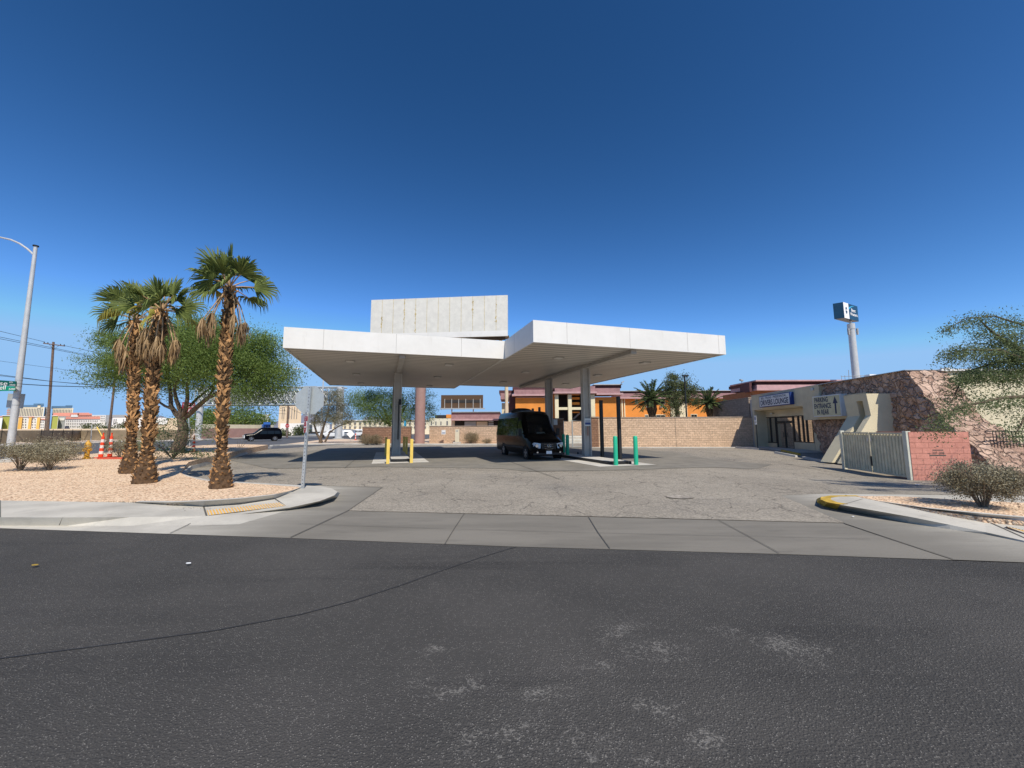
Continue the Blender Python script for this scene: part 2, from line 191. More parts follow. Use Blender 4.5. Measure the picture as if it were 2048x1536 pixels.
# ------------------------------------------------------------------ builders
ORIG = {}
def tag(o, label=None, cat=None, group=None, kind=None):
    if label: o['label'] = label
    if cat: o['category'] = cat
    if group: o['group'] = group
    if kind: o['kind'] = kind
    return o
def thing(name, label, cat, loc=(0, 0, 0), rz=None, group=None):
    o = bpy.data.objects.new(name, None); COL.objects.link(o); o.location = loc; o.empty_display_size = .2
    if rz is not None: o.rotation_euler = (0, 0, rz)
    ORIG[o.name] = Vector(loc) if rz is None else Vector((0, 0, 0)); return tag(o, label, cat, group)
class MB:
    def __init__(s): s.v = []; s.f = []; s.mi = []; s.m = 0
    def add(s, vs, fs):
        k = len(s.v); s.v += [tuple(v) for v in vs]; s.f += [tuple(i+k for i in f) for f in fs]; s.mi += [s.m]*len(fs); return s
    def obox(s, o, a, b, c):   # corner origin + three edge vectors
        o, a, b, c = Vector(o), Vector(a), Vector(b), Vector(c); p = [o, o+a, o+a+b, o+b]; q = [x+c for x in p]
        fl = a.cross(b).dot(c) > 0; fs = [(3, 2, 1, 0), (4, 5, 6, 7), (0, 1, 5, 4), (1, 2, 6, 5), (2, 3, 7, 6), (3, 0, 4, 7)]
        return s.add(p+q, fs if fl else [f[::-1] for f in fs])
    def box(s, x0, x1, y0, y1, z0, z1): return s.obox((x0, y0, z0), (x1-x0, 0, 0), (0, y1-y0, 0), (0, 0, z1-z0))
    def prism(s, pts, ext):   # planar polygon extruded by vector
        pts = [Vector(p) for p in pts]; e = Vector(ext); n = len(pts); nrm = Vector((0, 0, 0))
        for i in range(n): nrm += pts[i].cross(pts[(i+1) % n])
        if nrm.dot(e) < 0: pts = pts[::-1]
        return s.add(pts+[p+e for p in pts], [tuple(range(n))[::-1], tuple(range(n, 2*n))]+[(i, (i+1) % n, (i+1) % n+n, i+n) for i in range(n)])
    def tube(s, pts, rs, n=8, cap=True):
        pts = [Vector(p) for p in pts]; rs = rs if hasattr(rs, '__len__') else [rs]*len(pts); V = []; F = []; prev = None
        for i, p in enumerate(pts):
            d = (pts[min(i+1, len(pts)-1)]-pts[max(i-1, 0)]).normalized()
            if prev is None: a = d.cross(UP); a = a.normalized() if a.length > .05 else d.cross(Vector((0, 1, 0))).normalized()
            else: a = (prev-d*prev.dot(d)).normalized()
            prev = a; b = d.cross(a)
            for k in range(n): t = 2*math.pi*k/n; V.append(p+(a*math.cos(t)+b*math.sin(t))*rs[i])
        for i in range(len(pts)-1):
            for k in range(n): F.append((i*n+k, i*n+(k+1) % n, (i+1)*n+(k+1) % n, (i+1)*n+k))
        if cap: F += [tuple(range(n))[::-1], tuple(range((len(pts)-1)*n, len(pts)*n))]
        return s.add(V, F)
    def lathe(s, prof, c=(0, 0, 0), n=16):   # (r,z) pairs
        return s.tube([(c[0], c[1], c[2]+z+i*1e-5) for i, (r, z) in enumerate(prof)], [r for r, z in prof], n)
    def disc(s, c, nrm, r, t, n=20):
        nrm = Vector(nrm).normalized(); c = Vector(c); return s.tube([c, c+nrm*t], r, n)
    def build(s, name, m, parent=None, smooth=False, off=None, bevel=0):
        o0 = Vector((0, 0, 0)); p = parent
        while p is not None: o0 = o0+ORIG.get(p.name, Vector((0, 0, 0))); p = p.parent
        me = bpy.data.meshes.new(name); me.from_pydata([(v[0]-o0.x, v[1]-o0.y, v[2]-o0.z) for v in s.v], [], s.f)
        ms = m if isinstance(m, (list, tuple)) else [m]
        for x in ms: me.materials.append(M[x])
        if len(ms) > 1: me.polygons.foreach_set('material_index', s.mi)
        if smooth: me.polygons.foreach_set('use_smooth', [True]*len(me.polygons))
        me.update(); o = bpy.data.objects.new(name, me); COL.objects.link(o); o.parent = parent
        if bevel: b = o.modifiers.new('bevel', 'BEVEL'); b.width = bevel; b.segments = 2; b.limit_method = 'ANGLE'
        if smooth:
            try: me.set_sharp_from_angle(angle=R_(40))
            except Exception: pass
        return o
def text(name, body, m, parent, o, right, up, h, w=None, ext=.004, al='LEFT', bold=0.):
    cu = bpy.data.curves.new('t', 'FONT'); cu.body = body; cu.size = 1; cu.extrude = 0; cu.offset = bold; to = bpy.data.objects.new('t', cu); COL.objects.link(to)
    bpy.context.view_layer.update(); me = bpy.data.meshes.new_from_object(to.evaluated_get(bpy.context.evaluated_depsgraph_get())); bpy.data.objects.remove(to)
    vs = np.array([v.co[:] for v in me.vertices]); lo = vs.min(0); hi = vs.max(0); sy = h/(hi[1]-lo[1]); sx = sy if w is None else w/(hi[0]-lo[0])
    right = Vector(right).normalized(); up = Vector(up).normalized(); n = right.cross(up); o = Vector(o)+n*ext
    o0 = Vector((0, 0, 0)); p = parent
    while p is not None: o0 = o0+ORIG.get(p.name, Vector((0, 0, 0))); p = p.parent
    for v in me.vertices: q = o+right*((v.co.x-lo[0])*sx)+up*((v.co.y-lo[1])*sy)-o0; v.co = q
    me.materials.clear(); me.materials.append(M[m]); me.name = name; ob = bpy.data.objects.new(name, me); COL.objects.link(ob); ob.parent = parent; return ob
def copy_tree(o, parent=None):
    c = o.copy(); COL.objects.link(c); c.parent = parent
    for ch in [x for x in bpy.data.objects if x.parent == o]: copy_tree(ch, c)
    return c
def sheet(name, pts, m, off=0., zf=gz, grid=True, kind='structure', skirt=0., step=1., box=(7, 40, 8, 31), label=None):
    bm = bmesh.new(); from mathutils.geometry import delaunay_2d_cdt
    dv, de, df = delaunay_2d_cdt([Vector((p[0], p[1])) for p in pts], [], [list(range(len(pts)))], 1, 1e-5)[:3]
    vs = [bm.verts.new((p[0], p[1], 0)) for p in dv]; [bm.faces.new([vs[i] for i in f]) for f in df]
    if grid:
        x = box[0]
        while x <= box[1]: bmesh.ops.bisect_plane(bm, geom=bm.verts[:]+bm.edges[:]+bm.faces[:], plane_co=(x, 0, 0), plane_no=(1, 0, 0)); x += step
        y = box[2]
        while y <= box[3]: bmesh.ops.bisect_plane(bm, geom=bm.verts[:]+bm.edges[:]+bm.faces[:], plane_co=(0, y, 0), plane_no=(0, 1, 0)); y += step
    for v in bm.verts: v.co.z = zf(v.co.x, v.co.y)+off
    if skirt:
        r = bmesh.ops.extrude_edge_only(bm, edges=[e for e in bm.edges if e.is_boundary])
        for v in r['geom']:
            if isinstance(v, bmesh.types.BMVert): v.co.z -= skirt
    bmesh.ops.recalc_face_normals(bm, faces=bm.faces[:])
    me = bpy.data.meshes.new(name); bm.to_mesh(me); bm.free()
    up = sum(p.normal.z*p.area for p in me.polygons)
    if up < 0: me.flip_normals()
    me.materials.append(M[m]); o = bpy.data.objects.new(name, me); COL.objects.link(o)
    if kind: o['kind'] = kind
    if label: o['label'] = label
    return o
def strip(mb, pts, w, zoff=.0):
    pts = [Vector(p) for p in pts]; V = []; F = []
    for i, p in enumerate(pts):
        d = (pts[min(i+1, len(pts)-1)]-pts[max(i-1, 0)]); nn = Vector((-d.y, d.x, 0)).normalized()*w/2; V += [p-nn+Vector((0, 0, zoff)), p+nn+Vector((0, 0, zoff))]
        if i: F.append((2*i-2, 2*i, 2*i+1, 2*i-1))
    mb.add(V, F)
def leaves(name, P, size, m, parent, asp=.5, updown=0., D=None):   # one small quad per point
    P = np.asarray(P, float); N = len(P); o0 = Vector((0, 0, 0)); p = parent
    while p is not None: o0 = o0+ORIG.get(p.name, Vector((0, 0, 0))); p = p.parent
    a = rng.normal(size=(N, 3)) if D is None else D+rng.normal(size=(N, 3))*.35; a[:, 2] += updown; a /= np.linalg.norm(a, axis=1)[:, None]
    b = rng.normal(size=(N, 3)); b -= (b*a).sum(1)[:, None]*a; b /= np.linalg.norm(b, axis=1)[:, None]
    s = size*rng.uniform(.6, 1.3, N)[:, None]; A = a*s*.5; B = b*s*.5*asp; P = P-np.array(o0)
    V = np.stack([P-A-B*.4, P-A*.1-B, P+A, P-A*.1+B], 1).reshape(-1, 3); me = bpy.data.meshes.new(name)
    me.vertices.add(4*N); me.vertices.foreach_set('co', V.ravel()); me.loops.add(4*N); me.loops.foreach_set('vertex_index', np.arange(4*N, dtype=np.int32)); me.polygons.add(N); me.polygons.foreach_set('loop_start', np.arange(0, 4*N, 4, dtype=np.int32))
    me.update(calc_edges=True); me.materials.append(M[m]); o = bpy.data.objects.new(name, me); COL.objects.link(o); o.parent = parent; return o
def clumps(c, r, nc, nl, cr, flat=.7, shell=.5):
    c = np.array(c); r = np.array(r); d = rng.normal(size=(nc, 3)); d /= np.linalg.norm(d, axis=1)[:, None]; q = c+d*r*(rng.uniform(shell, 1., (nc, 1)))
    k = rng.integers(0, nc, nl); sc_ = rng.uniform(.6, 1.3, nc)[k][:, None]; return q[k]+rng.normal(size=(nl, 3))*np.array([cr, cr, cr*flat])*.5*sc_
ST = lambda name, mb, m: tag(mb.build(name, m), kind='structure')
# ------------------------------------------------------------------ GROUND
def far_ground():
    o = sheet('ground', [(-4000, -300), (4000, -300), (4000, 6000), (-4000, 6000)], 'desert', -.05, step=2.)
far_ground()
GL = [G(-700, 1031), G(0, 1056.7), G(581, 1076.5), G(1024, 1093.5), G(1560, 1108.5), G(2048, 1126), G(3200, 1170)]
sheet('road', [(-70, -30), (70, -30)]+[(70, GL[-1].y)]+[(p.x, p.y) for p in GL[::-1]]+[(-70, GL[0].y)], 'street', 0.)
xy = lambda L: [(p.x, p.y) for p in L]
# concrete apron in three shades: left gutter, middle driveway, right flare
L1, L2 = G(581, 1076.5), G(766, 975); R1, R2 = G(1906, 1120.5), G(1687.5, 1047.8)
Q1, Q2 = G(335, 1068), G(413, 1033)
LM = G(697, 1022.2)
sheet('gutter', xy([Q1, L1, LM, L2])+[(-3.4, 13.), (-10, 14.)]+xy([Q2]), 'flare', .004)
sheet('gutter', xy(GL[:2]+[Q1, Q2])+[(-8, 12.), (-12, 12.), (-40, 8.6)], 'conc', .004)
sheet('driveway', xy([L1]+GL[3:5]+[R1, R2, G(1690, 1047), G(1174.6, 1034), G(697, 1022)]), 'conc2', .004)
lotp = xy([G(697, 1022.2), G(1174.6, 1033.8), G(1690, 1047), G(1561, 991.5), G(1645, 988)])+[(13, 10.6), (45, 10.6), (45, 34), (30, 38), (24, 60), (4, 60), (4, 48), (-34, 48), (-20, 24), (-14, 14)]+xy([G(766, 975)])
sheet('parking_lot', lotp, 'lot', .012)
sheet('pavement', xy([R1, GL[5], GL[6]])+[(25, 9), (14, 10.8)]+xy([G(1645, 986), G(1561, 991), G(1690, 1048)]), 'flare', .008)
sheet('side_road', xy([G(-500, 950), G(0, 931), G(34, 928.5), G(144, 921), G(203, 916.5), G(376, 896), G(440, 905), G(536, 899), G(669, 890), G(760, 886), G(900, 873)])+[(-18, 140), (-75, 140)]+xy([G(532, 876), G(405, 880.5), G(254, 885), G(0, 892), G(-500, 907)]), 'road2', .02)
# canopy slab
sl = [G(540, 938), G(760, 934.5), G(1000, 938), G(1062, 944), G(1250, 941), G(1500, 939)]
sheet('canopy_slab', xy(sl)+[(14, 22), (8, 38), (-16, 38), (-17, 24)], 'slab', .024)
mb = MB()
for a, b in (((929, 1028), (890, 1089.5)), ((1177, 1035), (1220, 1098.7)), ((1438, 1042), (1558.6, 1108)), ((1687.5, 1047.8), (1906, 1120)), ((413, 1033), (340, 1068))):
    strip(mb, [G(*a, .0), G((a[0]+b[0])/2+random.uniform(-3, 3), (a[1]+b[1])/2), G(*b, .0)], .013, .018)
strip(mb, [L1, LM, L2], .02, .019)
strip(mb, [G(600, 1049), G(922, 1060), G(1300, 1070), G(1740, 1079)], .008, .018)
ST('driveway_joint', mb, 'joint')
mb = MB()
for a, b in (((760, 934.5), (1062, 944)), ((1062, 944), (1500, 939)), ((560, 938), (760, 934.5)), ((1000, 917), (1120, 960)), ((1400, 900), (1700, 950))): strip(mb, [G(*a), G((a[0]+b[0])/2, (a[1]+b[1])/2+.5), G(*b)], .03, .034)
strip(mb, [G(728, 905), G(690, 937)], .03, .034); ST('slab_joint', mb, 'joint')
mb = MB(); strip(mb, [G(1033, 1094), G(960, 1116), G(880, 1143), G(800, 1172), G(700, 1204), G(600, 1230), G(430, 1262), G(250, 1286), G(0, 1318), G(-200, 1340)], .016, .006); ST('tar_seam', mb, 'tar')
mb = MB()
for _ in range(14):
    cx, cy = random.uniform(0, 340), random.uniform(1180, 1280)
ph = [G(1360+26*math.cos(t)*(1+.2*math.sin(3*t)), 995+3.5*math.sin(t)*(1+.25*math.cos(2*t))+2*math.sin(1.3*t)) for t in np.linspace(0, 6.1, 18)]
sheet('pothole', xy(ph), 'patch', .03, grid=False)
# ------------------------------------------------------------------ left corner: sidewalk, kerbs, gravel bed
top = [(-700, 1012, .15), (0, 1036, .15), (130, 1036.3, .15), (260, 1035.5, .11), (405, 1034, .05), (480, 1030, .04), (581, 1016, .06), (640, 1003, .13), (668, 992, .15), (675, 985, .15), (664, 978, .15), (640, 973, .15), (600, 971.5, .15)]
bot = [(-700, 1027, 0), (0, 1051.6, 0), (130, 1052, 0), (260, 1052, 0), (405, 1052, 0), (478, 1050, 0), (590, 1018, 0), (648, 1004, 0), (675, 995, 0), (680, 986, 0), (668, 980, 0), (645, 975, 0), (598, 974, 0)]
back = [(-700, 985, .15), (0, 1002, .15), (130, 1004, .15), (260, 1006, .14), (407, 1014, .07), (480, 1010, .06), (550, 999, .09), (580, 987, .14), (590, 981, .15), (597, 977, .15), (598, 975, .15), (599, 974, .15), (600, 973, .15)]
P3 = lambda q: hit(q[0], q[1], lambda x, y: q[2])
mb = MB(); n = len(top); T = [P3(q)+Vector((0, 0, .012)) for q in top]; B = [P3(q)+Vector((0, 0, .0)) for q in bot]; K = [P3(q)+Vector((0, 0, .012)) for q in back]
for i in range(n-1):
    mb.add([T[i], T[i+1], K[i+1], K[i]], [(0, 1, 2, 3)])
    t2 = [T[i]-(T[i]-K[i]).normalized()*.0, T[i+1]]; mb.add([B[i], B[i+1], t2[1], t2[0]], [(0, 1, 2, 3)])
o = ST('sidewalk', mb, 'conc')
mb = MB(); strip(mb, [T[1]+Vector((.9*0, 0, 0)), K[1]], .015, .004); strip(mb, [P3((413, 1033, .05)), P3((407, 1014, .07))], .03, .016); strip(mb, [P3((570, 1013, .06)), P3((550, 999, .09))], .03, .018)
strip(mb, [P3((120, 1052, 0)), P3((127, 1036, .15))], .03, .014); ST('sidewalk_joint', mb, 'joint')
# retaining kerb behind the ramp
kt = [(270, 1004, .17), (340, 1004.5, .19), (410, 1002, .22), (480, 997, .22), (547, 989.5, .22), (580, 982, .2), (601, 974.5, .17)]; kb = [(270, 1006, .14), (340, 1010, .10), (407, 1014, .07), (480, 1009, .06), (550, 999, .08), (582, 987, .13), (597, 976, .15)]
mb = MB(); T2 = [P3(q) for q in kt]; B2 = [P3(q) for q in kb]
for i in range(len(kt)-1):
    d = Vector((0, .16, 0)); mb.add([B2[i], B2[i+1], T2[i+1], T2[i], T2[i+1]+d, T2[i]+d], [(0, 1, 2, 3), (3, 2, 4, 5)])
ST('kerb', mb, 'kerb')
bed = [P3((-700, 984, .16)), P3((0, 1001.5, .16)), P3((130, 1003.5, .16)), P3((270, 1003, .16)), P3((340, 1003, .19)), P3((410, 1000.5, .2)), P3((480, 995.5, .2)), P3((547, 988, .2)), P3((580, 981, .2)), P3((604, 973.5, .17)), G(471, 966, .14), G(410, 962, .14), G(374, 955, .14), G(359, 949, .14), G(366, 944, .14), G(376, 934, .15), G(420, 922.5, .15), G(458, 915, .15), G(493, 904, .15), G(536, 895.5, .15), G(480, 893.5, .15), G(380, 897, .15), G(300, 905, .15), G(203, 915, .15), G(100, 920, .15), G(34, 926, .15), G(-100, 938, .15), G(-700, 968, .15)]
sheet('gravel_bed', xy(bed), 'gravel', 0., zf=mz, step=.75, box=(-30, -2, 7, 40), skirt=.5)
kp = [G(604, 973, .16), G(471, 966, .15), G(410, 962, .15), G(374, 955, .15), G(357, 949.5, .15), G(364, 943, .15), G(377, 932.5, .15), G(420, 921, .15), G(458, 913.5, .15), G(493, 903, .15), G(540, 894, .15)]
mb = MB()
for i in range(len(kp)-1):
    a, b = kp[i], kp[i+1]; d = (b-a).normalized(); nn = Vector((d.y, -d.x, 0))*.15; a0 = Vector((a.x, a.y, 0)); b0 = Vector((b.x, b.y, 0))
    mb.add([a0+nn, b0+nn, b0+nn*.8+UP*.17, a0+nn*.8+UP*.17, b0+UP*.17, a0+UP*.17, b0-nn*.2, a0-nn*.2], [(0, 1, 2, 3), (3, 2, 4, 5), (5, 4, 6, 7)])
ST('island_kerb', mb, 'kerb')
# tactile strip
def tactile(q, nb, label):
    q = [P3(x) for x in q]; t = thing('tactile_strip', label, 'tactile paving', q[0], group='yellow tactile strips set in the sidewalks'); mb = MB(); mb.add([p+UP*.02 for p in q], [(0, 1, 2, 3)]); mb.m = 1
    for i in range(nb):
        f0, f1 = (i+.3)/nb, (i+.7)/nb; a = q[0].lerp(q[1], f0); b = q[0].lerp(q[1], f1); c = q[3].lerp(q[2], f1); d = q[3].lerp(q[2], f0)
        mb.prism([a+UP*.021, b+UP*.021, c+UP*.021, d+UP*.021], UP*.006)
    mb.build('paving_slab', ['tact', 'kerb'], t)
tactile([(417, 1032.8, .05), (571, 1013.5, .06), (560.5, 1006.5, .07), (413.6, 1022.5, .06)], 26, 'yellow tactile strip in the left corner sidewalk beside the stop sign')
tactile([(2014, 1055.5, .06), (2120, 1087, .06), (2120, 1080, .08), (2011, 1055, .08)], 16, 'yellow tactile strip at the right edge sidewalk below the round grey shrub')
# ------------------------------------------------------------------ right island
q3 = lambda px, py, z: hit(px, py, lambda x, y: z)
tp = [q3(1681, 1010.6, .15), q3(1750, 1022.5, .14), q3(1818.8, 1034.7, .12), q3(1900, 1051, .07), q3(1972, 1066, .03), q3(2048, 1083, .02), q3(2300, 1135, .02)]
bt = [q3(1674, 1018, 0), q3(1748, 1032, 0), q3(1818.8, 1047, 0), q3(1900, 1060, 0), q3(1976, 1070, 0), q3(2052, 1087, 0), q3(2310, 1140, 0)]
bk = [q3(1712, 994, .15), q3(1766, 1004.5, .15), q3(1830, 1016, .13), q3(1900, 1029.5, .10), q3(1969.7, 1042, .08), q3(2048, 1053, .08), q3(2300, 1080, .08)]
mb = MB(); h = UP*.012
for i in range(len(tp)-1): mb.add([tp[i]+h, tp[i+1]+h, bk[i+1]+h, bk[i]+h], [(0, 1, 2, 3)]); mb.add([bt[i], bt[i+1], tp[i+1]+h, tp[i]+h], [(0, 1, 2, 3)])
nose_t = [q3(1681, 1010.6, .15), q3(1655, 1006, .15), q3(1641, 1000, .15), q3(1642, 995.5, .15), q3(1660, 992.3, .15), q3(1712, 992, .15)]
mb.add([p+h for p in nose_t]+[bk[0]+h], [tuple(range(7))[::-1]]); ST('sidewalk', mb, 'conc')
mb = MB(); strip(mb, [q3(1969.7, 1042, .08), q3(2060, 1083, .02)], .03, .018); strip(mb, [q3(1686, 1010.5, .15), q3(1726, 999, .15)], .012, .016); ST('sidewalk_joint', mb, 'joint')
mb = MB(); nb = [q3(1674, 1019, 0), q3(1648, 1013, 0), q3(1633, 1005, 0), q3(1633, 998, 0), q3(1656, 991.5, .02), q3(1712, 991, .02)]
cen = Vector((nose_t[5].x, nose_t[0].y+.3, .16))
for i in range(5):
    a, b = nose_t[i]+UP*.016, nose_t[i+1]+UP*.016; ia, ib = a.lerp(cen, .16), b.lerp(cen, .16); ia.z = ib.z = a.z
    mb.add([nb[i], nb[i+1], b, a, ib, ia], [(3, 2, 1, 0), (5, 4, 2, 3)])
o = mb.build('kerb_nose', 'kyel'); tag(o, 'worn yellow painted kerb nose at the tip of the right corner sidewalk', 'kerb')
kt = [q3(1766, 1003.5, .17), q3(1862.5, 1017, .2), q3(1963, 1027, .23), q3(2048, 1034.7, .23), q3(2300, 1060, .23)]; kb = [q3(1766, 1005, .14), q3(1862, 1022.5, .11), q3(1969.7, 1042, .08), q3(2048, 1053, .08), q3(2300, 1080, .08)]
mb = MB()
for i in range(4): d = Vector((0, .16, 0)); mb.add([kb[i], kb[i+1], kt[i+1], kt[i], kt[i+1]+d, kt[i]+d], [(0, 1, 2, 3), (3, 2, 4, 5)])
uk = [q3(1700, 991.5, .16), q3(1780, 993.5, .15), q3(1840, 996, .15), q3(1928, 1001.5, .15), q3(2048, 1007, .15), q3(2300, 1020, .15)]
for i in range(5): d = Vector((0, .13, 0)); a, b = uk[i], uk[i+1]; mb.add([a, b, b+d, a+d, Vector((b.x, b.y+.15, -.1)), Vector((a.x, a.y+.15, -.1))], [(0, 1, 2, 3), (3, 2, 4, 5)])
ST('kerb', mb, 'kerb')
sheet('gravel_bed', xy([q3(1711, 993.8, .15)]+kt+uk[::-1][:-1]), 'gravel', 0., zf=lambda x, y: .165, skirt=.4)
# far kerbs / strips
def kerbstrip(name, pts, w, h_, m='kerb', label=None):
    mb = MB()
    for i in range(len(pts)-1):
        a, b = Vector((*pts[i], 0)), Vector((*pts[i+1], 0)); d = (b-a).normalized(); nn = Vector((-d.y, d.x, 0))*w
        mb.prism([a, b, b+nn, a+nn], UP*h_)
    return ST(name, mb, m)
kerbstrip('far_sidewalk', xy([G(-400, 903), G(0, 891), G(130, 887.5), G(254, 884.3), G(405, 880.3), G(470, 877.5), G(532, 875), G(620, 872.5), G(900, 867)]), 1.8, .15)
sheet('median', xy([G(560, 891.5), G(600, 889.8), G(669, 888.5), G(760, 889.3), G(900, 889.8), G(1000, 889.5), G(1060, 888), G(1140, 886)])+[(5, 50), (-6, 58), (-20, 60)]+xy([G(690, 879), G(640, 881)]), 'desert', .10, kind='structure', grid=False, skirt=.2)
kerbstrip('median_kerb', xy([G(545, 893), G(560, 891.9), G(600, 890.2), G(669, 889), G(760, 889.8), G(900, 890.4), G(1000, 890.2), G(1140, 888)]), .3, .15)
kerbstrip('wall_kerb', xy([G(1179, 896.2), G(1450, 896.2), G(1500, 896.4)]), .5, .08)
# ------------------------------------------------------------------ CANOPIES
H = 5.32; HT = 6.27; CA = Vector((-10.14, 17.48, 0)); CB = Vector((-.37, 20.56, 0)); CC = Vector((.9, 16.52, 0))
def fr(o, a, b, z): return o+E1*a+E2*b+UP*z
def canopy(name, label, o, w, d, seams, lights, cols, beamx):
    t = thing(name, label, 'canopy', o, group='white flat canopies of the disused filling station'); mb = MB(); th = .06
    for (a0, a1, b0, b1) in ((0, w, 0, th), (0, w, d-th, d), (0, th, th, d-th), (w-th, w, th, d-th)): mb.obox(fr(o, a0, b0, H), E1*(a1-a0), E2*(b1-b0), UP*(HT-H))
    mb.m = 1
    for s in seams: mb.obox(fr(o, s, -.003, H+.03), E1*.02, E2*.004, UP*(HT-H-.03))
    for s in (2.6, 5.4, 8.2, 11, 13.8):
        if s < d: mb.obox(fr(o, -.003, s, H+.03), E1*.004, E2*.02, UP*(HT-H-.03))
    fa = mb.build('fascia', ['white', 'fasc2'], t)
    mb = MB(); mb.obox(fr(o, th, th, H+.04), E1*(w-2*th), E2*(d-2*th), UP*.05); mb.build('soffit', 'soff', t)
    mb = MB(); mb.obox(fr(o, th, th, HT-.25), E1*(w-2*th), E2*(d-2*th), UP*.08); mb.build('roof_deck', 'fasc2', t)
    mb = MB(); mb.obox(fr(o, beamx-.14, .35, H-.16), E1*.28, E2*(d-.9), UP*.02); mb.obox(fr(o, beamx-.05, .35, H-.14), E1*.1, E2*(d-.9), UP*.18); mb.obox(fr(o, beamx-.14, .33, H-.16), E1*.28, E2*.02, UP*.2); mb.build('beam', 'fasc2', t)
    for b in cols:
        mb = MB(); c = fr(o, beamx, b, 0); s = .23
        mb.obox(c-E1*s-E2*.16, E1*.07, E2*.32, UP*(H-.16)); mb.obox(c+E1*(s-.07)-E2*.16, E1*.07, E2*.32, UP*(H-.16)); mb.obox(c-E1*(s-.07)-E2*.02, E1*(2*s-.14), E2*.05, UP*(H-.16)); cl = mb.build('column', 'fasc2', t)
        mb = MB(); mb.obox(c-E1*.3-E2*.24+UP*.15, E1*.6, E2*.48, UP*.02); mb.build('base_plate', 'steel', cl)
    for (px, py) in lights:
        p = hit(px, py, lambda x, y: H); mb = MB(); mb.obox(p-E1*.24-E2*.24+UP*.0, E1*.48, E2*.48, UP*.04); l = mb.build('downlight', 'fasc2', t); mb = MB(); mb.obox(p-E1*.19-E2*.19-UP*.03, E1*.38, E2*.38, UP*.03); mb.build('lens', 'white', l)
    return t
def sfit(o, px): # distance along the front where the pixel column falls
    d = W(px, 690, 20); k = d.x/20; a = (k*o.y-o.x)/(E1.x-k*E1.y); return a
cl = canopy('station_canopy', 'left white flat canopy with ribbed soffit on grey columns above the yellow bollards', CA, 10.245, 15.9, [sfit(CA, x) for x in (646, 792, 922.5)], [(700, 723), (713, 749), (722, 767), (897.5, 730), (875, 754.6), (858.7, 772)], (5.9, 10.9), 5.12)
cr = canopy('station_canopy', 'right white flat canopy jutting further forward over the black van', CC, 10.16, 17.5, [sfit(CC, x) for x in (1134, 1260, 1375, 1437)], [(1116.7, 716.5), (1051, 745), (1006, 764.7), (1290, 726), (1195, 750.8), (1130.6, 768)], (5.15, 10.6), 5.1)
# signs and boxes fixed to the columns
c = fr(CC, 5.1, 4.97, 0)
t = thing('notice_sign', 'small white and blue notice on the right front canopy column', 'sign', c); mb = MB(); mb.obox(c-E1*.2+UP*1.86, E1*.4, E2*.012, UP*.42); s = mb.build('panel', 'signw', t); mb = MB()
mb.obox(c-E1*.17-E2*.004+UP*1.93, E1*.34, E2*.003, UP*.12)
for k in (.26, .31, .36): mb.obox(c-E1*.15-E2*.004+UP*(1.86+k-.05), E1*.3, E2*.003, UP*.018)
mb.build('printed_lines', 'blue', s)
mb = MB(); mb.obox(c-E1*.05+UP*1.32, E1*.09, E2*.02, UP*.5); tag(mb.build('column_label', 'brown'), 'brown vertical label strip under the notice on the right front column', 'label')
c = fr(CA, 5.12, 5.70, 0); mb = MB(); mb.obox(c+E1*.05+UP*3.2, E1*.16, E2*.05, UP*.35); mb.obox(c+E1*.03+UP*1.1, E1*.07, E2*.03, UP*2.3); tag(mb.build('junction_box', 'black'), 'black junction box with long conduit on the left front column', 'box')
# ------------------------------------------------------------------ pump islands, posts and bollards
def island(o, w, l, m, label):
    t = thing('pump_island', label, 'pump island', o); mb = MB(); r = w/2; P = [o+E1*(r-r*math.cos(a))+E2*(r*.35-r*.35*math.sin(a)) for a in np.linspace(0, math.pi, 9)]+[o+E1*(r+r*math.cos(a))+E2*(l-r*.35+r*.35*math.sin(a)) for a in np.linspace(0, math.pi, 9)]
    mb.prism(P, UP*.17); mb.build('side_band', m, t); cen = o+E1*r+E2*(l/2); mb = MB(); mb.prism([cen+(p-cen)*.96+UP*.171 for p in P], UP*.012); mb.build('concrete_top', 'kerb', t)
    return t
def pad(o, w, l, name='concrete_pad'):
    sheet('concrete_pad', [(p.x, p.y) for p in (fr(o, -.9, -.7, 0), fr(o, w+.9, -.7, 0), fr(o, w+.9, l+.7, 0), fr(o, -.9, l+.7, 0))], 'kerb', .034, grid=False)
IL = G(781, 926)+E2*.12; IR = G(1231, 931)+E2*.1-E1*.25
island(IL, 1.0, 9, 'black', 'concrete pump island with black sides between the yellow bollards'); pad(IL, 1, 9)
island(IR, 1.15, 11, 'black', 'concrete pump island with black sides under the two tall black posts'); pad(IR, 1.15, 11)
mb = MB(); c = fr(IR, .95, -.05, 0); mb.obox(c+UP*.02, E1*.2, E2*.12, UP*.15); tag(mb.build('junction_box', 'black'), 'small black box at the front end of the right pump island', 'box')
def post(c, w, h_, m, name, label, cat, group, square=True, cap=None):
    if square: mb = MB(); mb.obox(c-E1*w/2-E2*w/2, E1*w, E2*w, UP*h_); o = mb.build(name, m, bevel=.008)
    else: mb = MB(); mb.lathe([(w/2, 0), (w/2, h_-.06), (w*.42, h_-.02), (w*.25, h_), (.01, h_+.008)], c, 16); o = mb.build(name, m, smooth=True)
    return tag(o, label, cat, group)
for (px, py, lb) in ((775.5, 928.5, 'yellow square bollard at the left front of the left pump island'), (822.5, 926.5, 'yellow square bollard at the right front of the left pump island'), (771.5, 912.5, 'yellow square bollard in shade just behind the left front one'), (812.5, 911, 'yellow square bollard in shade behind the left canopy column'), (807.5, 907.5, 'farthest yellow square bollard in shade behind the left canopy column')):
    c = G(px, py); post(c, .15, 1.22, 'yellow', 'bollard', lb, 'bollard', 'yellow bollards around the left pump island')
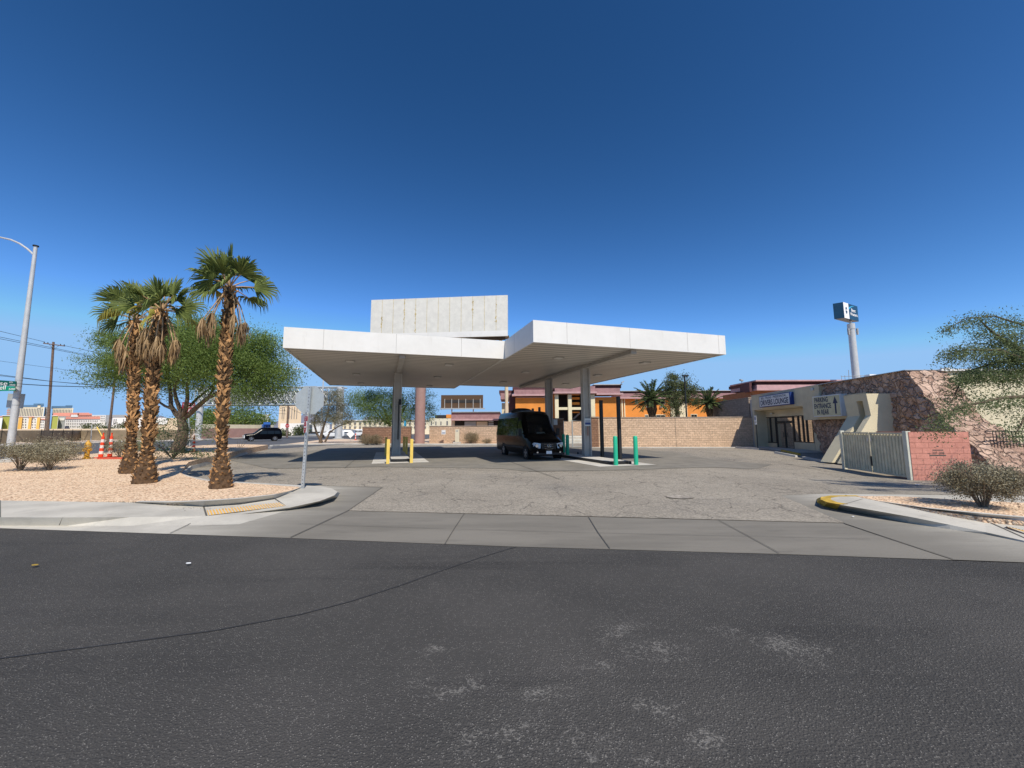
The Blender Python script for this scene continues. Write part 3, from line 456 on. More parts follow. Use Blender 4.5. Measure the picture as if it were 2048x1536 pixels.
for (px, py, lb) in ((1232, 932, 'green round bollard in front of the foremost tall black post'), (1272.5, 931, 'green round bollard at the right front of the right pump island'), (1135.5, 916, 'green round bollard in shade right of the van'), (1127.5, 909.5, 'green round bollard in shade, farther one beside the van'), (1156, 914.5, 'short dark stub between the van and the right canopy column')):
    c = G(px, py); st_ = 'stub' in lb
    post(c, .2 if not st_ else .1, 1.36 if not st_ else .32, 'green' if not st_ else 'black', 'bollard' if not st_ else 'pipe_stub', lb, 'bollard' if not st_ else 'pipe', 'green bollards around the right pump island' if not st_ else None, False)
for (px, py, tz, lb) in ((1240.5, 923, 3.38, 'front tall black steel post on the right pump island'), (1205, 919, 3.3, 'second tall black steel post nearer the right canopy column')):
    c = G(px, py); post(c, .16, tz, 'black', 'steel_post', lb, 'post', 'tall black posts left from the fuel pumps')
for (X, Y, z, lb) in ((1.62, 31.5, 3.3, 'black post tip showing above the middle of the van roof'), (2.05, 30.2, 3.33, 'black post tip showing above the right part of the van roof')):
    post(Vector((X, Y, 0)), .15, z, 'black', 'steel_post', lb, 'post', 'tall black posts left from the fuel pumps')
# ------------------------------------------------------------------ vehicles
def vehicle(root, secs, ws, m, rear_glass=None, keep_front=True):
    rings = []
    for (s, zb, zt, hb, hm, zm, ht) in secs:
        r = [(0, zb), (hb*.8, zb), (hb, zb+.07), (hm, zm), ((hm+ht)/2+.015, (zm+zt)/2), (ht, zt-.12), (ht-.1, zt-.03), (ht-.28, zt), (0, zt+.015)]
        r = r+[(-x, z) for x, z in r[-2:0:-1]]; rings.append([Vector((x, s, z)) for x, z in r])
    n = len(rings[0]); V = [v for r in rings for v in r]; body = MB(); wsf = MB(); F = []; GF = []
    for i in range(len(rings)-1):
        for k in range(n):
            f = (i*n+k, (i+1)*n+k, (i+1)*n+(k+1) % n, i*n+(k+1) % n)
            (GF if (i in ws and k in (6, 7, 8, 9)) else F).append(f)
    F.append(tuple(range(n))); F.append(tuple(range((len(rings)-1)*n, len(rings)*n))[::-1])
    body.add(V, F); b = body.build('body', m, root, smooth=True); ids = sorted({i for f in GF for i in f}); mp_ = {a: b for b, a in enumerate(ids)}; wsf.add([V[i] for i in ids], [tuple(mp_[i] for i in f) for f in GF]); w = wsf.build('windscreen', 'seeg', root, smooth=True)
    return b
def wheel(root, x, s, r, w, side, small=False):
    mb = MB(); mb.tube([(x, s, r), (x-side*.02, s, r), (x-side*w, s, r)], [r*.93, r, r], 22); t_ = mb.build('wheel', 'tyre', root, smooth=True)
    if small: return
    mb = MB(); mb.tube([(x+side*.004, s, r), (x+side*.006, s, r)], [r*.16, r*.15], 12)
    for k in range(5):
        a = 2*math.pi*k/5; d = Vector((0, math.sin(a), math.cos(a))); q = Vector((0, math.cos(a), -math.sin(a))); c = Vector((x+side*.005, s, r)); mb.prism([c+d*.04-q*.035, c+d*r*.62-q*.06, c+d*r*.62+q*.06, c+d*.04+q*.035], (side*.008, 0, 0))
    mb.tube([(x+side*.003, s, r), (x+side*.012, s, r)], [r*.66, r*.63], 22, cap=False); mb.build('rim', 'rim', t_)
M['seeg'] = seeglass('tinted_windscreen', .55)
M['seeg2'] = glass('smoked_window', .006, .03); M['seeg2'].node_tree.nodes['Principled BSDF'].inputs['Specular IOR Level'].default_value = .4
vo = CC+Vector((0, 0, 0)); vl = Vector((1.03, 21.7, 0)); vc = vl+E1*1.0
van = thing('passenger_van', 'black high roof passenger van with driver, parked under the right canopy', 'van', vc, rz=ANG)
vs = [(0, .36, .82, .74, .80, .6, .74), (.07, .27, 1.02, .86, .90, .7, .80), (.3, .24, 1.16, .94, .97, .85, .84), (.85, .24, 1.34, .97, 1.0, 1.05, .88), (1.02, .24, 1.42, .97, 1.0, 1.1, .87), (1.5, .24, 1.98, .97, 1.0, 1.2, .80), (1.85, .24, 2.36, .97, 1.0, 1.2, .78), (2.2, .24, 2.54, .97, 1.0, 1.2, .78), (3.0, .24, 2.6, .97, 1.0, 1.2, .79), (6.9, .26, 2.6, .97, 1.0, 1.2, .79), (7.2, .32, 2.55, .95, .98, 1.2, .77), (7.3, .4, 2.4, .9, .93, 1.2, .72)]
vs = [(a, b, c_*1.0 if i < 4 else c_+.10*(c_-1.3), d, e, f, g) for i, (a, b, c_, d, e, f, g) in enumerate(vs)]; vs = [(a, b, c_+{6: .10, 7: .08, 8: .07}.get(i, .08 if i > 8 else 0), d, e, f, g) for i, (a, b, c_, d, e, f, g) in enumerate(vs)]
vehicle(van, vs, (4, 5), 'bodyb')
def sidepanel(parent, name, pts, side, secs=None, hm=1.0, ht=.79, zm=1.2, zt=2.72, m='seeg2', e=.012):
    mid = (hm+ht)/2+.015; zmid = (zm+zt+.12)/2
    def X(z):
        if z <= zm: return hm
        if z <= zmid: return hm+(mid-hm)*(z-zm)/(zmid-zm)
        return mid+(ht-mid)*(z-zmid)/(zt-zmid)
    mb = MB()
    zs = sorted({p[1] for p in pts}); L = [Vector((side*(X(z)+e), s, z)) for s, z in pts]; mb.add(L, [tuple(range(len(L)))]); return mb.build(name, m, parent)
for sd in (-1, 1):
    for s0, s1 in ((1.55, 2.45),):
        mb = MB(); sidepanel(van, 'side_window', [(1.28, 1.42), (2.5, 1.36), (2.5, 1.86), (1.72, 1.86)] if 0 else [(1.35, 1.42), (2.5, 1.36), (2.5, 1.9), (1.78, 1.9)], sd)
        sidepanel(van, 'side_window', [(1.78, 1.9), (2.5, 1.9), (2.5, 2.2), (2.0, 2.2)], sd)
    for (a, b) in ((2.62, 4.2), (4.24, 5.75), (5.79, 7.12)):
        w_ = sidepanel(van, 'side_window', [(a, 1.3), (b, 1.3), (b, 1.9), (a, 1.9)], sd); sidepanel(w_, 'upper_pane', [(a, 1.9), (b, 1.9), (b, 2.4), (a, 2.4)], sd)
    mb = MB(); mb.obox((sd*1.0, 1.3, .62) if sd > 0 else (-1.03, 1.3, .62), (.03, 0, 0), (0, 4.1, 0), (0, 0, .1)); mb.build('side_moulding', 'plastic', van)
    mb = MB(); mb.tube([(sd*.98, 1.45, 1.45), (sd*1.12, 1.42, 1.5)], .03, 6); mb.obox((sd*1.08 if sd > 0 else -1.26, 1.36, 1.32), (.18, 0, 0), (0, .1, 0), (0, 0, .42)); mb.build('mirror', 'plastic', van, bevel=.03)
    mb = MB(); x0 = sd*.46
    P = [(x0, .045, .92), (sd*.84, .07, .98), (sd*.9, .2, .9), (sd*.88, .1, .68), (sd*.5, .0, .66)]; P = [Vector(p)+Vector((0, -.035, 0)) for p in P]; mb.add(P, [(0, 1, 2, 3, 4) if sd < 0 else (4, 3, 2, 1, 0)]); hl = mb.build('headlight', 'lightg', van)
    mb = MB(); mb.disc((sd*.7, -.0, .8), (0, -1, 0), .085, .03, 16); mb.build('projector', 'chrome', hl)
    mb = MB(); mb.disc((sd*.66, .02, .44), (0, -1, 0), .05, .03, 12); mb.build('fog_lamp', 'chrome', van)
    for s in (.98, 5.35): wheel(van, sd*1.0, s, .36, .25, sd); mb = MB(); mb.disc((sd*.985, s, .36), (sd, 0, 0), .44, .02, 24); mb.build('wheel_arch', 'blackm', van)
for k, (z, hw) in enumerate(((.88, .42), (.79, .42), (.68, .38))):
    mb = MB(); mb.tube([(-hw, .04, z+.0), (-hw*.5, -.02, z-.02*(k+.3)), (0, -.03, z-.035*(k+.3)), (hw*.5, -.02, z-.02*(k+.3)), (hw, .04, z)], .011+.004*(k == 2), 6); mb.build('grille_bar', 'chrome', van)
mb = MB(); mb.prism([(-.45, -.012, .95), (.45, -.012, .95), (.4, -.012, .62), (-.4, -.012, .62)], (0, .05, 0)); mb.build('grille', 'plastic', van)
mb = MB(); c = Vector((0, -.06, .79)); mb.tube([c+Vector((math.cos(a)*.1, 0, math.sin(a)*.1)) for a in np.linspace(0, 2*math.pi, 25)], .011, 6, cap=False)
for k in range(3): a = math.pi/2+2*math.pi*k/3; d = Vector((math.cos(a), 0, math.sin(a))); q = Vector((-d.z, 0, d.x)); mb.prism([c+d*.1, c+q*.018, c-q*.018], (0, .01, 0))
mb.build('emblem', 'chrome', van)
mb = MB(); mb.obox((-.16, -.03, .36), (.32, 0, 0), (0, .012, 0), (0, 0, .16)); mb.build('licence_plate', 'letter', van)
mb = MB(); mb.obox((-.9, -.012, .3), (1.8, 0, 0), (0, .05, 0), (0, 0, .12)); mb.build('lower_bumper', 'plastic', van, bevel=.01)
mb = MB(); mb.lathe([(.72, 0), (.7, .08), (.55, .17), (.3, .22), (.02, .23)], (0, 4.6, 2.83), 20); o = mb.build('roof_air_unit', 'plastic', van, smooth=True); 
mb = MB(); mb.box(-.85, .85, 1.0, 2.9, .95, 1.12); mb.build('dashboard', 'plastic', van)
for x in (-.45, .45): mb = MB(); mb.obox((x-.25, 2.5, .75), (.5, 0, 0), (0, .14, 0), (0, 0, .95)); mb.obox((x-.13, 2.52, 1.7), (.26, 0, 0), (0, .1, 0), (0, 0, .22)); mb.build('seat', 'plastic', van, bevel=.03)
mb = MB(); c = Vector((.42, 1.75, 1.28)); mb.tube([c+Vector((math.cos(a)*.19, math.sin(a)*.08, math.sin(a)*.17)) for a in np.linspace(0, 2*math.pi, 21)], .015, 6, cap=False); mb.build('steering_wheel', 'plastic', van)
# driver
def skinfig(name, V, E, Rr, m, parent=None, lv=1):
    me = bpy.data.meshes.new(name); me.from_pydata(V, E, []); o = bpy.data.objects.new(name, me); COL.objects.link(o); sk = o.modifiers.new('s', 'SKIN'); sk.use_smooth_shade = True
    if not me.skin_vertices: 
        with bpy.context.temp_override(object=o, active_object=o): bpy.ops.mesh.customdata_skin_add()
    for i, r in enumerate(Rr): me.skin_vertices[0].data[i].radius = r if hasattr(r, '__len__') else (r, r); me.skin_vertices[0].data[i].use_root = (i == 0)
    ss = o.modifiers.new('u', 'SUBSURF'); ss.levels = ss.render_levels = lv; dg = bpy.context.evaluated_depsgraph_get(); nm = bpy.data.meshes.new_from_object(o.evaluated_get(dg)); nm.materials.clear(); nm.materials.append(M[m]); nm.name = name
    bpy.data.objects.remove(o); q = bpy.data.objects.new(name, nm); COL.objects.link(q); q.parent = parent; nm.polygons.foreach_set('use_smooth', [True]*len(nm.polygons)); return q
per = thing('person', 'driver in a pale short sleeved shirt holding the wheel inside the van', 'person', vc, rz=ANG)
dx = .42
skinfig('body', [(dx, 2.35, .95), (dx, 2.3, 1.2), (dx, 2.3, 1.42), (dx, 2.27, 1.55), (dx, 2.2, 1.68), (dx, 2.17, 1.8), (dx+.2, 2.25, 1.46), (dx+.28, 2.1, 1.24), (dx+.17, 1.82, 1.33), (dx-.2, 2.25, 1.46), (dx-.28, 2.1, 1.24), (dx-.17, 1.82, 1.33), (dx+.1, 2.0, .93), (dx-.1, 2.0, .93)],
        [(0, 1), (1, 2), (2, 3), (3, 4), (4, 5), (2, 6), (6, 7), (7, 8), (2, 9), (9, 10), (10, 11), (0, 12), (0, 13)], [.15, .15, .15, .06, .095, .07, .07, .05, .035, .07, .05, .035, .08, .08], 'skin', per)
skinfig('shirt', [(dx, 2.35, .98), (dx, 2.3, 1.2), (dx, 2.3, 1.42), (dx, 2.28, 1.5), (dx+.2, 2.25, 1.46), (dx+.27, 2.13, 1.28), (dx-.2, 2.25, 1.46), (dx-.27, 2.13, 1.28)], [(0, 1), (1, 2), (2, 3), (2, 4), (4, 5), (2, 6), (6, 7)], [.17, .17, .17, .08, .085, .07, .085, .07], 'shirt', per)
skinfig('hair', [(dx, 2.24, 1.72), (dx, 2.22, 1.82)], [(0, 1)], [.09, .085], 'hair', per)
# black suv and parked cars
SUV = [(0, .4, .85, .75, .8, .6, .74), (.12, .3, 1.0, .9, .93, .7, .85), (.5, .28, 1.08, .95, .98, .8, .88), (1.25, .28, 1.14, .97, 1.0, .9, .88), (1.5, .28, 1.2, .97, 1.0, .95, .86), (2.2, .28, 1.75, .97, 1.0, 1.05, .76), (2.6, .28, 1.82, .97, 1.0, 1.05, .76), (4.5, .28, 1.8, .97, 1.0, 1.05, .76), (4.95, .3, 1.6, .95, .97, 1.0, .74), (5.15, .45, 1.1, .9, .92, .8, .8)]
def car(px, py, heading, m, label, cat='car', name='parked_car', sc_=1., full=False, group=None, secs=SUV):
    if full: secs = [(a*.97, b, c_*1.16 if i > 3 else c_*1.08, d, e, f, g) for i, (a, b, c_, d, e, f, g) in enumerate(secs)]
    c = G(px, py); t = thing(name, label, cat, c, rz=heading, group=group); s2 = [(a*sc_, b*sc_, c_*sc_, d*sc_, e*sc_, f*sc_, g*sc_) for a, b, c_, d, e, f, g in secs]
    vehicle(t, s2, (4,), m)
    for sd in (-1, 1):
        for (a, b, a2) in ((1.95, 2.95, 2.3), (3.0, 3.9, 3.0), (3.95, 4.75, 3.95)):
            sidepanel(t, 'side_window', [(a*sc_, 1.12*sc_), (b*sc_, 1.12*sc_), (min(b, 4.6)*sc_, 1.6*sc_), (a2*sc_, 1.6*sc_)], sd, hm=1.0*sc_, ht=.76*sc_, zm=1.05*sc_, zt=(1.98 if full else 1.7)*sc_, e=.02)
        for s in (.95, 4.05): wheel(t, sd*1.0*sc_, s*sc_, .38*sc_, .25, sd, small=not full)
        mb = MB(); mb.obox((sd*.78-.12, -.02, .62), (.24, 0, 0), (0, .1, 0), (0, 0, .18)) if not full else mb.obox((sd*.84-.06, -.03, .5), (.12, 0, 0), (0, .12, 0), (0, 0, .42)); mb.build('headlight', 'letter' if full else 'lightg', t)
    mb = MB(); mb.obox((-.6, -.02, .5), (1.2, 0, 0), (0, .1, 0), (0, 0, .3)); mb.build('grille', 'plastic', t); return t
car(486, 883.2, R_(-52), 'bodyb', 'black sport utility vehicle driving on the road behind the left palms', 'suv', 'sport_utility_vehicle', 1., True)
gp = 'cars waiting on the far road behind the stop sign'
for px, py, hd, m, lb in ((664, 875.5, -70, 'cars', 'silver car far behind the grey tree beside the gantry column'), (694, 873.8, -75, 'carw', 'white car far behind, right of the gantry column'), (717, 873.5, -80, 'carr', 'red car far behind, left of the brown stone wall'), (733, 873.8, -80, 'bodyb', 'black car far behind, nearest the brown stone wall'), (640, 876, -70, 'carw', 'white car far behind the trunk of the grey tree')):
    car(px-4, py, R_(hd), m, lb, group=gp)
# ------------------------------------------------------------------ PALMS on the gravel bed
def fan(mbs, base, d, up, Rl, droop, stalk, n=26, span=105, wd=.026, fold=.16):
    d = Vector(d).normalized(); side = d.cross(up).normalized(); nn = side.cross(d).normalized(); b = base+d*stalk; mbs[1].tube([base, base+d*stalk*.5+Vector((0, 0, .02)), b], [.022, .015, .012], 5)
    for i in range(n):
        a = R_(-span+2*span*i/(n-1)+random.uniform(-3, 3)); dr = (d*math.cos(a)+side*math.sin(a)+nn*fold*abs(math.sin(a))).normalized(); L = Rl*(.72+.28*math.cos(a*.8))*random.uniform(.88, 1.08)
        w = d.cross(dr) if 0 else (dr.cross(nn)).normalized()*wd*Rl; k = 1 if i % 2 else -1; zz = nn*.012*k
        p0 = b; p1 = b+dr*L*.35; p2 = b+dr*L*.68-UP*droop*L*.12; p3 = b+dr*L*(.95-.25*droop)-UP*droop*L*random.uniform(.35, .7)
        mbs[0].add([p0-w*.2, p0+w*.2, p1+w+zz, p1-w-zz, p2+w*.75+zz, p2-w*.75-zz, p3], [(0, 1, 2, 3), (3, 2, 4, 5), (5, 4, 6)])
def palm(px, py, tx, ty, cx, cy, r0, r1, Rf, nf, nd, seed, label, spec):
    random.seed(seed); b = GM(px, py); tpt = W(tx, ty, b.y+random.uniform(-.1, .1)); t = thing('fan_palm', label, 'palm tree', b, group='fan palms on the pink gravel bed')
    n = 26; pts = []; rs = []; L = (tpt-b).length
    for i in range(n+1):
        f = i/n; pts.append(b.lerp(tpt, f)+Vector((math.sin(f*5+seed)*.035, math.cos(f*4)*.03, -.1 if i == 0 else 0))); fl = 1-S(f/.2); rs.append((r0*fl+(r1*1.15*(1-f)+r1*f)*(1-fl))*random.uniform(.95, 1.05))
    mb = MB(); mb.tube(pts, rs, 18); mb.m = 1
    rows = int(L/.085); 
    def at(f): x = f*n; i = min(int(x), n-1); return pts[i].lerp(pts[i+1], x-i), rs[i]+(rs[i+1]-rs[i])*(x-i)
    for k in range(rows):
        f = .015+.985*k/rows; c, r = at(min(f, .999)); nb_ = 9; low = f < .26
        for j in range(nb_):
            if random.random() < (.1 if low else .08): continue
            th = 2*math.pi*(j+.5*(k % 2))/nb_+random.uniform(-.18, .18); ro = Vector((math.cos(th), math.sin(th), 0)); tg_ = Vector((-math.sin(th), math.cos(th), 0)); sl_ = random.choice((-1, 1))*random.uniform(.35, .9); dr = (UP+tg_*sl_+ro*random.uniform(.08, .3 if not low else .12)).normalized(); w = tg_*1.0-UP*sl_*.6; w.normalize()
            Lb = random.uniform(.11, .25)*(r1/.11)*(.45 if low else 1); bw = random.uniform(.03, .06)*(r1/.11)*(.8 if low else 1); p = c+ro*(r*.95)+UP*random.uniform(-.03, .03); q = p+dr*Lb*.6+ro*.01; e = p+dr*Lb+ro*random.uniform(.0, .05); th_ = ro*.022
            mb.add([p-w*bw, p+w*bw, q+w*bw*.75, q-w*bw*.75, e+w*bw*.35, e-w*bw*.35, p-w*bw+th_, p+w*bw+th_, q+w*bw*.75+th_, q-w*bw*.75+th_, e+w*bw*.3+th_, e-w*bw*.3+th_],
                   [(6, 7, 8, 9), (9, 8, 10, 11), (0, 6, 9, 3), (1, 2, 8, 7), (3, 9, 11, 5), (2, 4, 10, 8), (5, 11, 10, 4), (0, 1, 7, 6)])
    mb.build('trunk', ['fibre', 'boot'], t)
    g = MB(); st_ = MB(); y = MB(); base = tpt+UP*.05; cc = W(cx, cy, b.y)
    for i in range(nf):
        az = 2.399*i+seed; el = R_(86-116*((i+.5)/nf)**.8); d = Vector((math.cos(az)*math.cos(el), math.sin(az)*math.cos(el), math.sin(el))); d = (d+(cc-base)*.25).normalized(); up = UP if abs(d.z) < .9 else Vector((math.cos(az), math.sin(az), 0))*-1
        up = (up+Vector((random.uniform(-1.4, 1.4), random.uniform(-2.2, .3), random.uniform(-.4, .4)))).normalized(); fan((y if i in spec else g, st_), base+d*.05, d, up, Rf*random.uniform(.8, 1.1), .12+.75*((i+.5)/nf)**1.5+(.4 if i in spec else 0), random.uniform(.35, .6)*Rf/.8, n=30, span=random.choice((50, 75, 95, 100)))
    g.build('crown', 'frond', t); y.build('yellow_fronds', 'frondy', t); 
    d_ = MB()
    for i in range(nd):
        az = 2*math.pi*i/nd+random.uniform(-.3, .3); zt_ = random.uniform(-.1, .25); p = base-UP*.15; o_ = Vector((math.cos(az), math.sin(az), 0)); d0 = (o_*random.uniform(.28, .5)-UP).normalized(); Ls = random.uniform(.5, 1.1)*Rf/.8; b2 = p+o_*.12+d0*Ls; st_.tube([p+o_*.12, p+o_*.3-UP*Ls*.4, b2], [.02, .016, .012], 5)
        for q in range(26):
            a2 = random.uniform(0, 6.28); rr_ = random.uniform(.02, .2)*Rf; ll = random.uniform(.35, .85)*Rf; s_ = b2+Vector((math.cos(a2), math.sin(a2), 0))*rr_*.3; m1 = b2+Vector((math.cos(a2), math.sin(a2), 0))*rr_-UP*ll*.45; e_ = m1-UP*ll*.55+Vector((random.uniform(-.05, .05), random.uniform(-.05, .05), 0)); w = Vector((math.cos(a2+1.57), math.sin(a2+1.57), 0))*.02*Rf/.8
            d_.add([s_-w*.5, s_+w*.5, m1+w, m1-w, e_+w*.2, e_-w*.2], [(0, 1, 2, 3), (3, 2, 4, 5)])
    d_.build('dead_fronds', 'dead', t); st_.build('frond_stalks', 'petiole', t)
palm(440, 976, 459, 578, 455, 520, .27, .092, .80, 17, 8, 3, 'tallest fan palm, standing alone right of the pair beside the kerb', (13,))
palm(285, 966, 324, 624, 318, 540, .30, .105, .80, 17, 15, 8, 'middle fan palm of three, front trunk of the leaning pair', (11, 13))
palm(259, 946, 272, 642, 232, 575, .27, .10, .92, 16, 11, 5, 'leftmost fan palm of three, rear trunk of the leaning pair', (11, 13))
random.seed(5)
# ------------------------------------------------------------------ helpers for facades seen square on: pixel rectangle at depth Y
def rect(mb, x0, y0, x1, y1, Y, t=.3, front=0.):
    a = W(x0, (y0+y1)/2, Y); b = W(x1, (y0+y1)/2, Y); zt = W((x0+x1)/2, y0, Y).z; zb = W((x0+x1)/2, y1, Y).z; mb.box(a.x, b.x, Y-front, Y-front+t, zb, zt); return mb
def rects(name, m, parent, L, Y, t=.3, front=0.):
    mb = MB()
    for r in L: rect(mb, *r, Y, t, front)
    return mb.build(name, m, parent)
def each(name, m, parent, L, Y, t=.1, front=.05): return [rects(name, m, parent, [r], Y, t, front) for r in L]
# ------------------------------------------------------------------ STREET SIGNS, LAMPS, HYDRANT, CONES
b = G(605, 977, .16); tt = W(620.5, 772, b.y-.02); u = (tt-b).normalized(); zs = tt.z-b.z
t = thing('stop_sign', 'grey back of an octagonal stop sign on a perforated post at the left corner', 'road sign', b)
mb = MB(); mb.obox(b-Vector((.035, .03, .1)), (.07, 0, 0), (0, .06, 0), (tt-b)+UP*.08); ps = mb.build('post', 'steel', t); mb = MB()
for i in range(30): q = b+(tt-b)*((i+.5)/30); mb.obox(q+Vector((-.008, -.033, -.01)), (.016, 0, 0), (0, .004, 0), (0, 0, .02))
mb.build('post_holes', 'blackm', ps)
c = W(618, 800, b.y); rr = .415; mb = MB(); mb.prism([c+Vector((math.cos(a)*rr*1.0, .04, math.sin(a)*rr)) for a in [R_(22.5+45*k) for k in range(8)]], (0, .006, 0)); mb.build('octagon_panel', 'galv', t)
mb = MB(); mb.prism([c+Vector((math.cos(a)*rr, .0465, math.sin(a)*rr)) for a in [R_(22.5+45*k) for k in range(8)]], (0, .003, 0)); mb.build('front_face', 'red', t)
rt = Vector((math.cos(R_(-52)), math.sin(R_(-52)), 0)); nn = rt.cross(UP)
def oblique(name, y0, y1, w, m, lab, cat, par=None):
    zt, zb = W(614, y0, b.y).z, W(613, y1, b.y).z; ctr = b.lerp(tt, ((zt+zb)/2-b.z)/zs)+nn*.05; o = Vector((ctr.x, ctr.y, zb))-rt*w/2; tg_ = thing(name, lab, cat, o); mb = MB(); mb.obox(o, rt*w, -nn*.006, UP*(zt-zb)); mb.build('panel', m, tg_); return tg_, o, zt-zb
s, o, h_ = oblique('notice_sign', 823.5, 832.5, .3, 'signw', 'small white notice plate at the top of the stop sign post', 'sign'); text('lettering', 'TOW AWAY', 'navy', s, o+rt*.03+UP*h_*.6, rt, UP, h_*.22, .24); text('lettering', 'NO PARKING', 'navy', s, o+rt*.03+UP*h_*.2, rt, UP, h_*.22, .24)
s, o, h_ = oblique('wrong_way_sign', 833, 842, .36, 'red', 'small red wrong way plate under the white notice on the stop post', 'road sign'); text('lettering', 'WRONG', 'letter', s, o+rt*.05+UP*h_*.56, rt, UP, h_*.3, .26); text('lettering', 'WAY', 'letter', s, o+rt*.09+UP*h_*.12, rt, UP, h_*.3, .18)
s, o, h_ = oblique('do_not_enter_sign', 842.8, 865, .36, 'letter', 'white plate with a red do not enter disc on the stop post', 'road sign'); cc = o+rt*.18+UP*h_/2+nn*.002
mb = MB(); mb.prism([cc+rt*math.cos(a)*.155+UP*math.sin(a)*.155 for a in np.linspace(0, 6.283, 33)[:-1]], nn*.003); mb.build('red_disc', 'red', s); mb = MB(); mb.obox(cc-rt*.11-UP*.02+nn*.0035, rt*.22, nn*.002, UP*.04); mb.build('white_bar', 'letter', s)
text('lettering', 'DO NOT', 'letter', s, cc-rt*.07+UP*.045+nn*.001, rt, UP, .04, .14); text('lettering', 'ENTER', 'letter', s, cc-rt*.065-UP*.085+nn*.001, rt, UP, .04, .13)
# big street lamp
b = GM(17, 924); t = thing('street_lamp', 'tall pale grey street lamp with curved arm at the left edge', 'street lamp', b); tp_ = W(71.5, 493, b.y)
mb = MB(); mb.tube([b, b+UP*.1, b+UP*.12], [.3, .3, .2], 20); mb.build('base', 'kerb', t); mb = MB(); tp_ = Vector((b.x+(tp_.x-b.x), b.y, tp_.z)); mb.tube([b+UP*.1, tp_], [.13, .065], 20); pole = mb.build('pole', 'lamp', t, smooth=True)
mb = MB(); mb.tube([tp_, tp_+UP*.05], .1, 16); mb.build('cap', 'blackm', pole)
arm = [W(67, 509, b.y), W(55, 498, b.y), W(40, 487.5, b.y), W(22, 479.5, b.y), W(0, 474.5, b.y), W(-40, 470, b.y), W(-90, 470, b.y)]; mb = MB(); mb.tube(arm, [.045, .042, .04, .038, .035, .032, .03], 10); mb.build('arm', 'lamp', t, smooth=True)
mb = MB(); e = arm[-1]; mb.box(e.x-.75, e.x, e.y-.15, e.y+.15, e.z-.1, e.z+.04); mb.build('lamp_head', 'lamp', t, bevel=.03)
for yy in (761, 767.5, 774, 782.5, 790, 797, 811): 
    z = W(40, yy, b.y).z; q = b.lerp(tp_, (z-b.z)/(tp_.z-b.z)); f = (z-b.z)/(tp_.z-b.z); mb = MB(); mb.tube([q, q+UP*.035], .13-.065*f+.006, 20); mb.build('strap', 'steel', pole)
def plate(y0l, y1l, y0r, y1r, x0, x1, Y, m, name, lab, cat='street sign'):
    a, b_, c_, d = W(x0, y1l, Y), W(x1, y1r, Y), W(x1, y0r, Y), W(x0, y0l, Y); t = thing(name, lab, cat, a); mb = MB(); mb.prism([a, b_, c_, d], (0, .03, 0)); mb.build('panel', m, t); return t, a, (b_-a).normalized(), (d-a).normalized()
Yp = b.y-.35
t, a, r, u = plate(756, 769.5, 762.5, 772.5, -70, 32, Yp, 'sgreen2', 'street_name_sign', 'dark green Paradise road name sign, upper one on the street lamp'); q = W(-46, 769, Yp-.01); h1 = (W(0, 760, Yp)-W(0, 768, Yp)).length
text('lettering', 'Paradise', 'signw', t, q, r, UP, h1, W(15.5, 768, Yp).x-q.x); text('lettering', 'RD', 'signw', t, W(19, 765.8, Yp-.01), r, UP, h1*.36, .14); text('lettering', '4900', 'signw', t, W(18.5, 771.3, Yp-.01), r, UP, h1*.36, .26)
t, a, r, u = plate(770.5, 783, 773, 781.5, -60, 29.5, Yp, 'sgreen', 'street_name_sign', 'bright green road name sign ending in ell, lower one on the street lamp'); q = W(-30, 779.5, Yp-.01)
text('lettering', 'Tropicell', 'letter', t, q, r, UP, h1*.95, W(11.5, 779.5, Yp).x-q.x) if 0 else text('lettering', 'ell', 'letter', t, W(-1, 779.3, Yp-.01), r, UP, h1, W(11, 779.3, Yp).x-W(-1, 779.3, Yp).x); text('lettering', '500', 'letter', t, W(17.5, 780, Yp-.01), r, UP, h1*.45, .27)
mb = MB(); Yb = b.y+.3; mb.prism([W(12, 815, Yb), W(45, 817, Yb), W(50, 788, Yb), W(16, 787, Yb)], (0, .02, 0)); tag(mb.build('square_sign', 'galv', bevel=.0), 'dark grey square sign back strapped to the street lamp below the name signs', 'road sign')
# hydrant
b = GM(173, 917.5); t = thing('fire_hydrant', 'yellow fire hydrant between the grey shrubs and the cones', 'fire hydrant', b); mb = MB(); mb.lathe([(.15, 0), (.15, .05), (.105, .07), (.095, .12), (.09, .5), (.13, .52), (.13, .56), (.11, .6)], b, 18); mb.build('barrel', 'hyd', t, smooth=True)
mb = MB(); mb.lathe([(.13, .56), (.125, .62), (.115, .7), (.085, .77), (.045, .81), (.04, .85), (.02, .86)], b, 18); mb.build('bonnet', 'hyd', t, smooth=True)
for d in ((1, 0, 0), (-1, 0, 0), (0, -1, 0)): d = Vector(d); mb = MB(); r_ = .075 if d.y else .055; mb.tube([b+UP*.42+d*.07, b+UP*.42+d*.14, b+UP*.42+d*.141, b+UP*.42+d*.17], [r_, r_, r_*1.25, r_*1.2], 12); mb.build('outlet_cap', 'hyd', t)
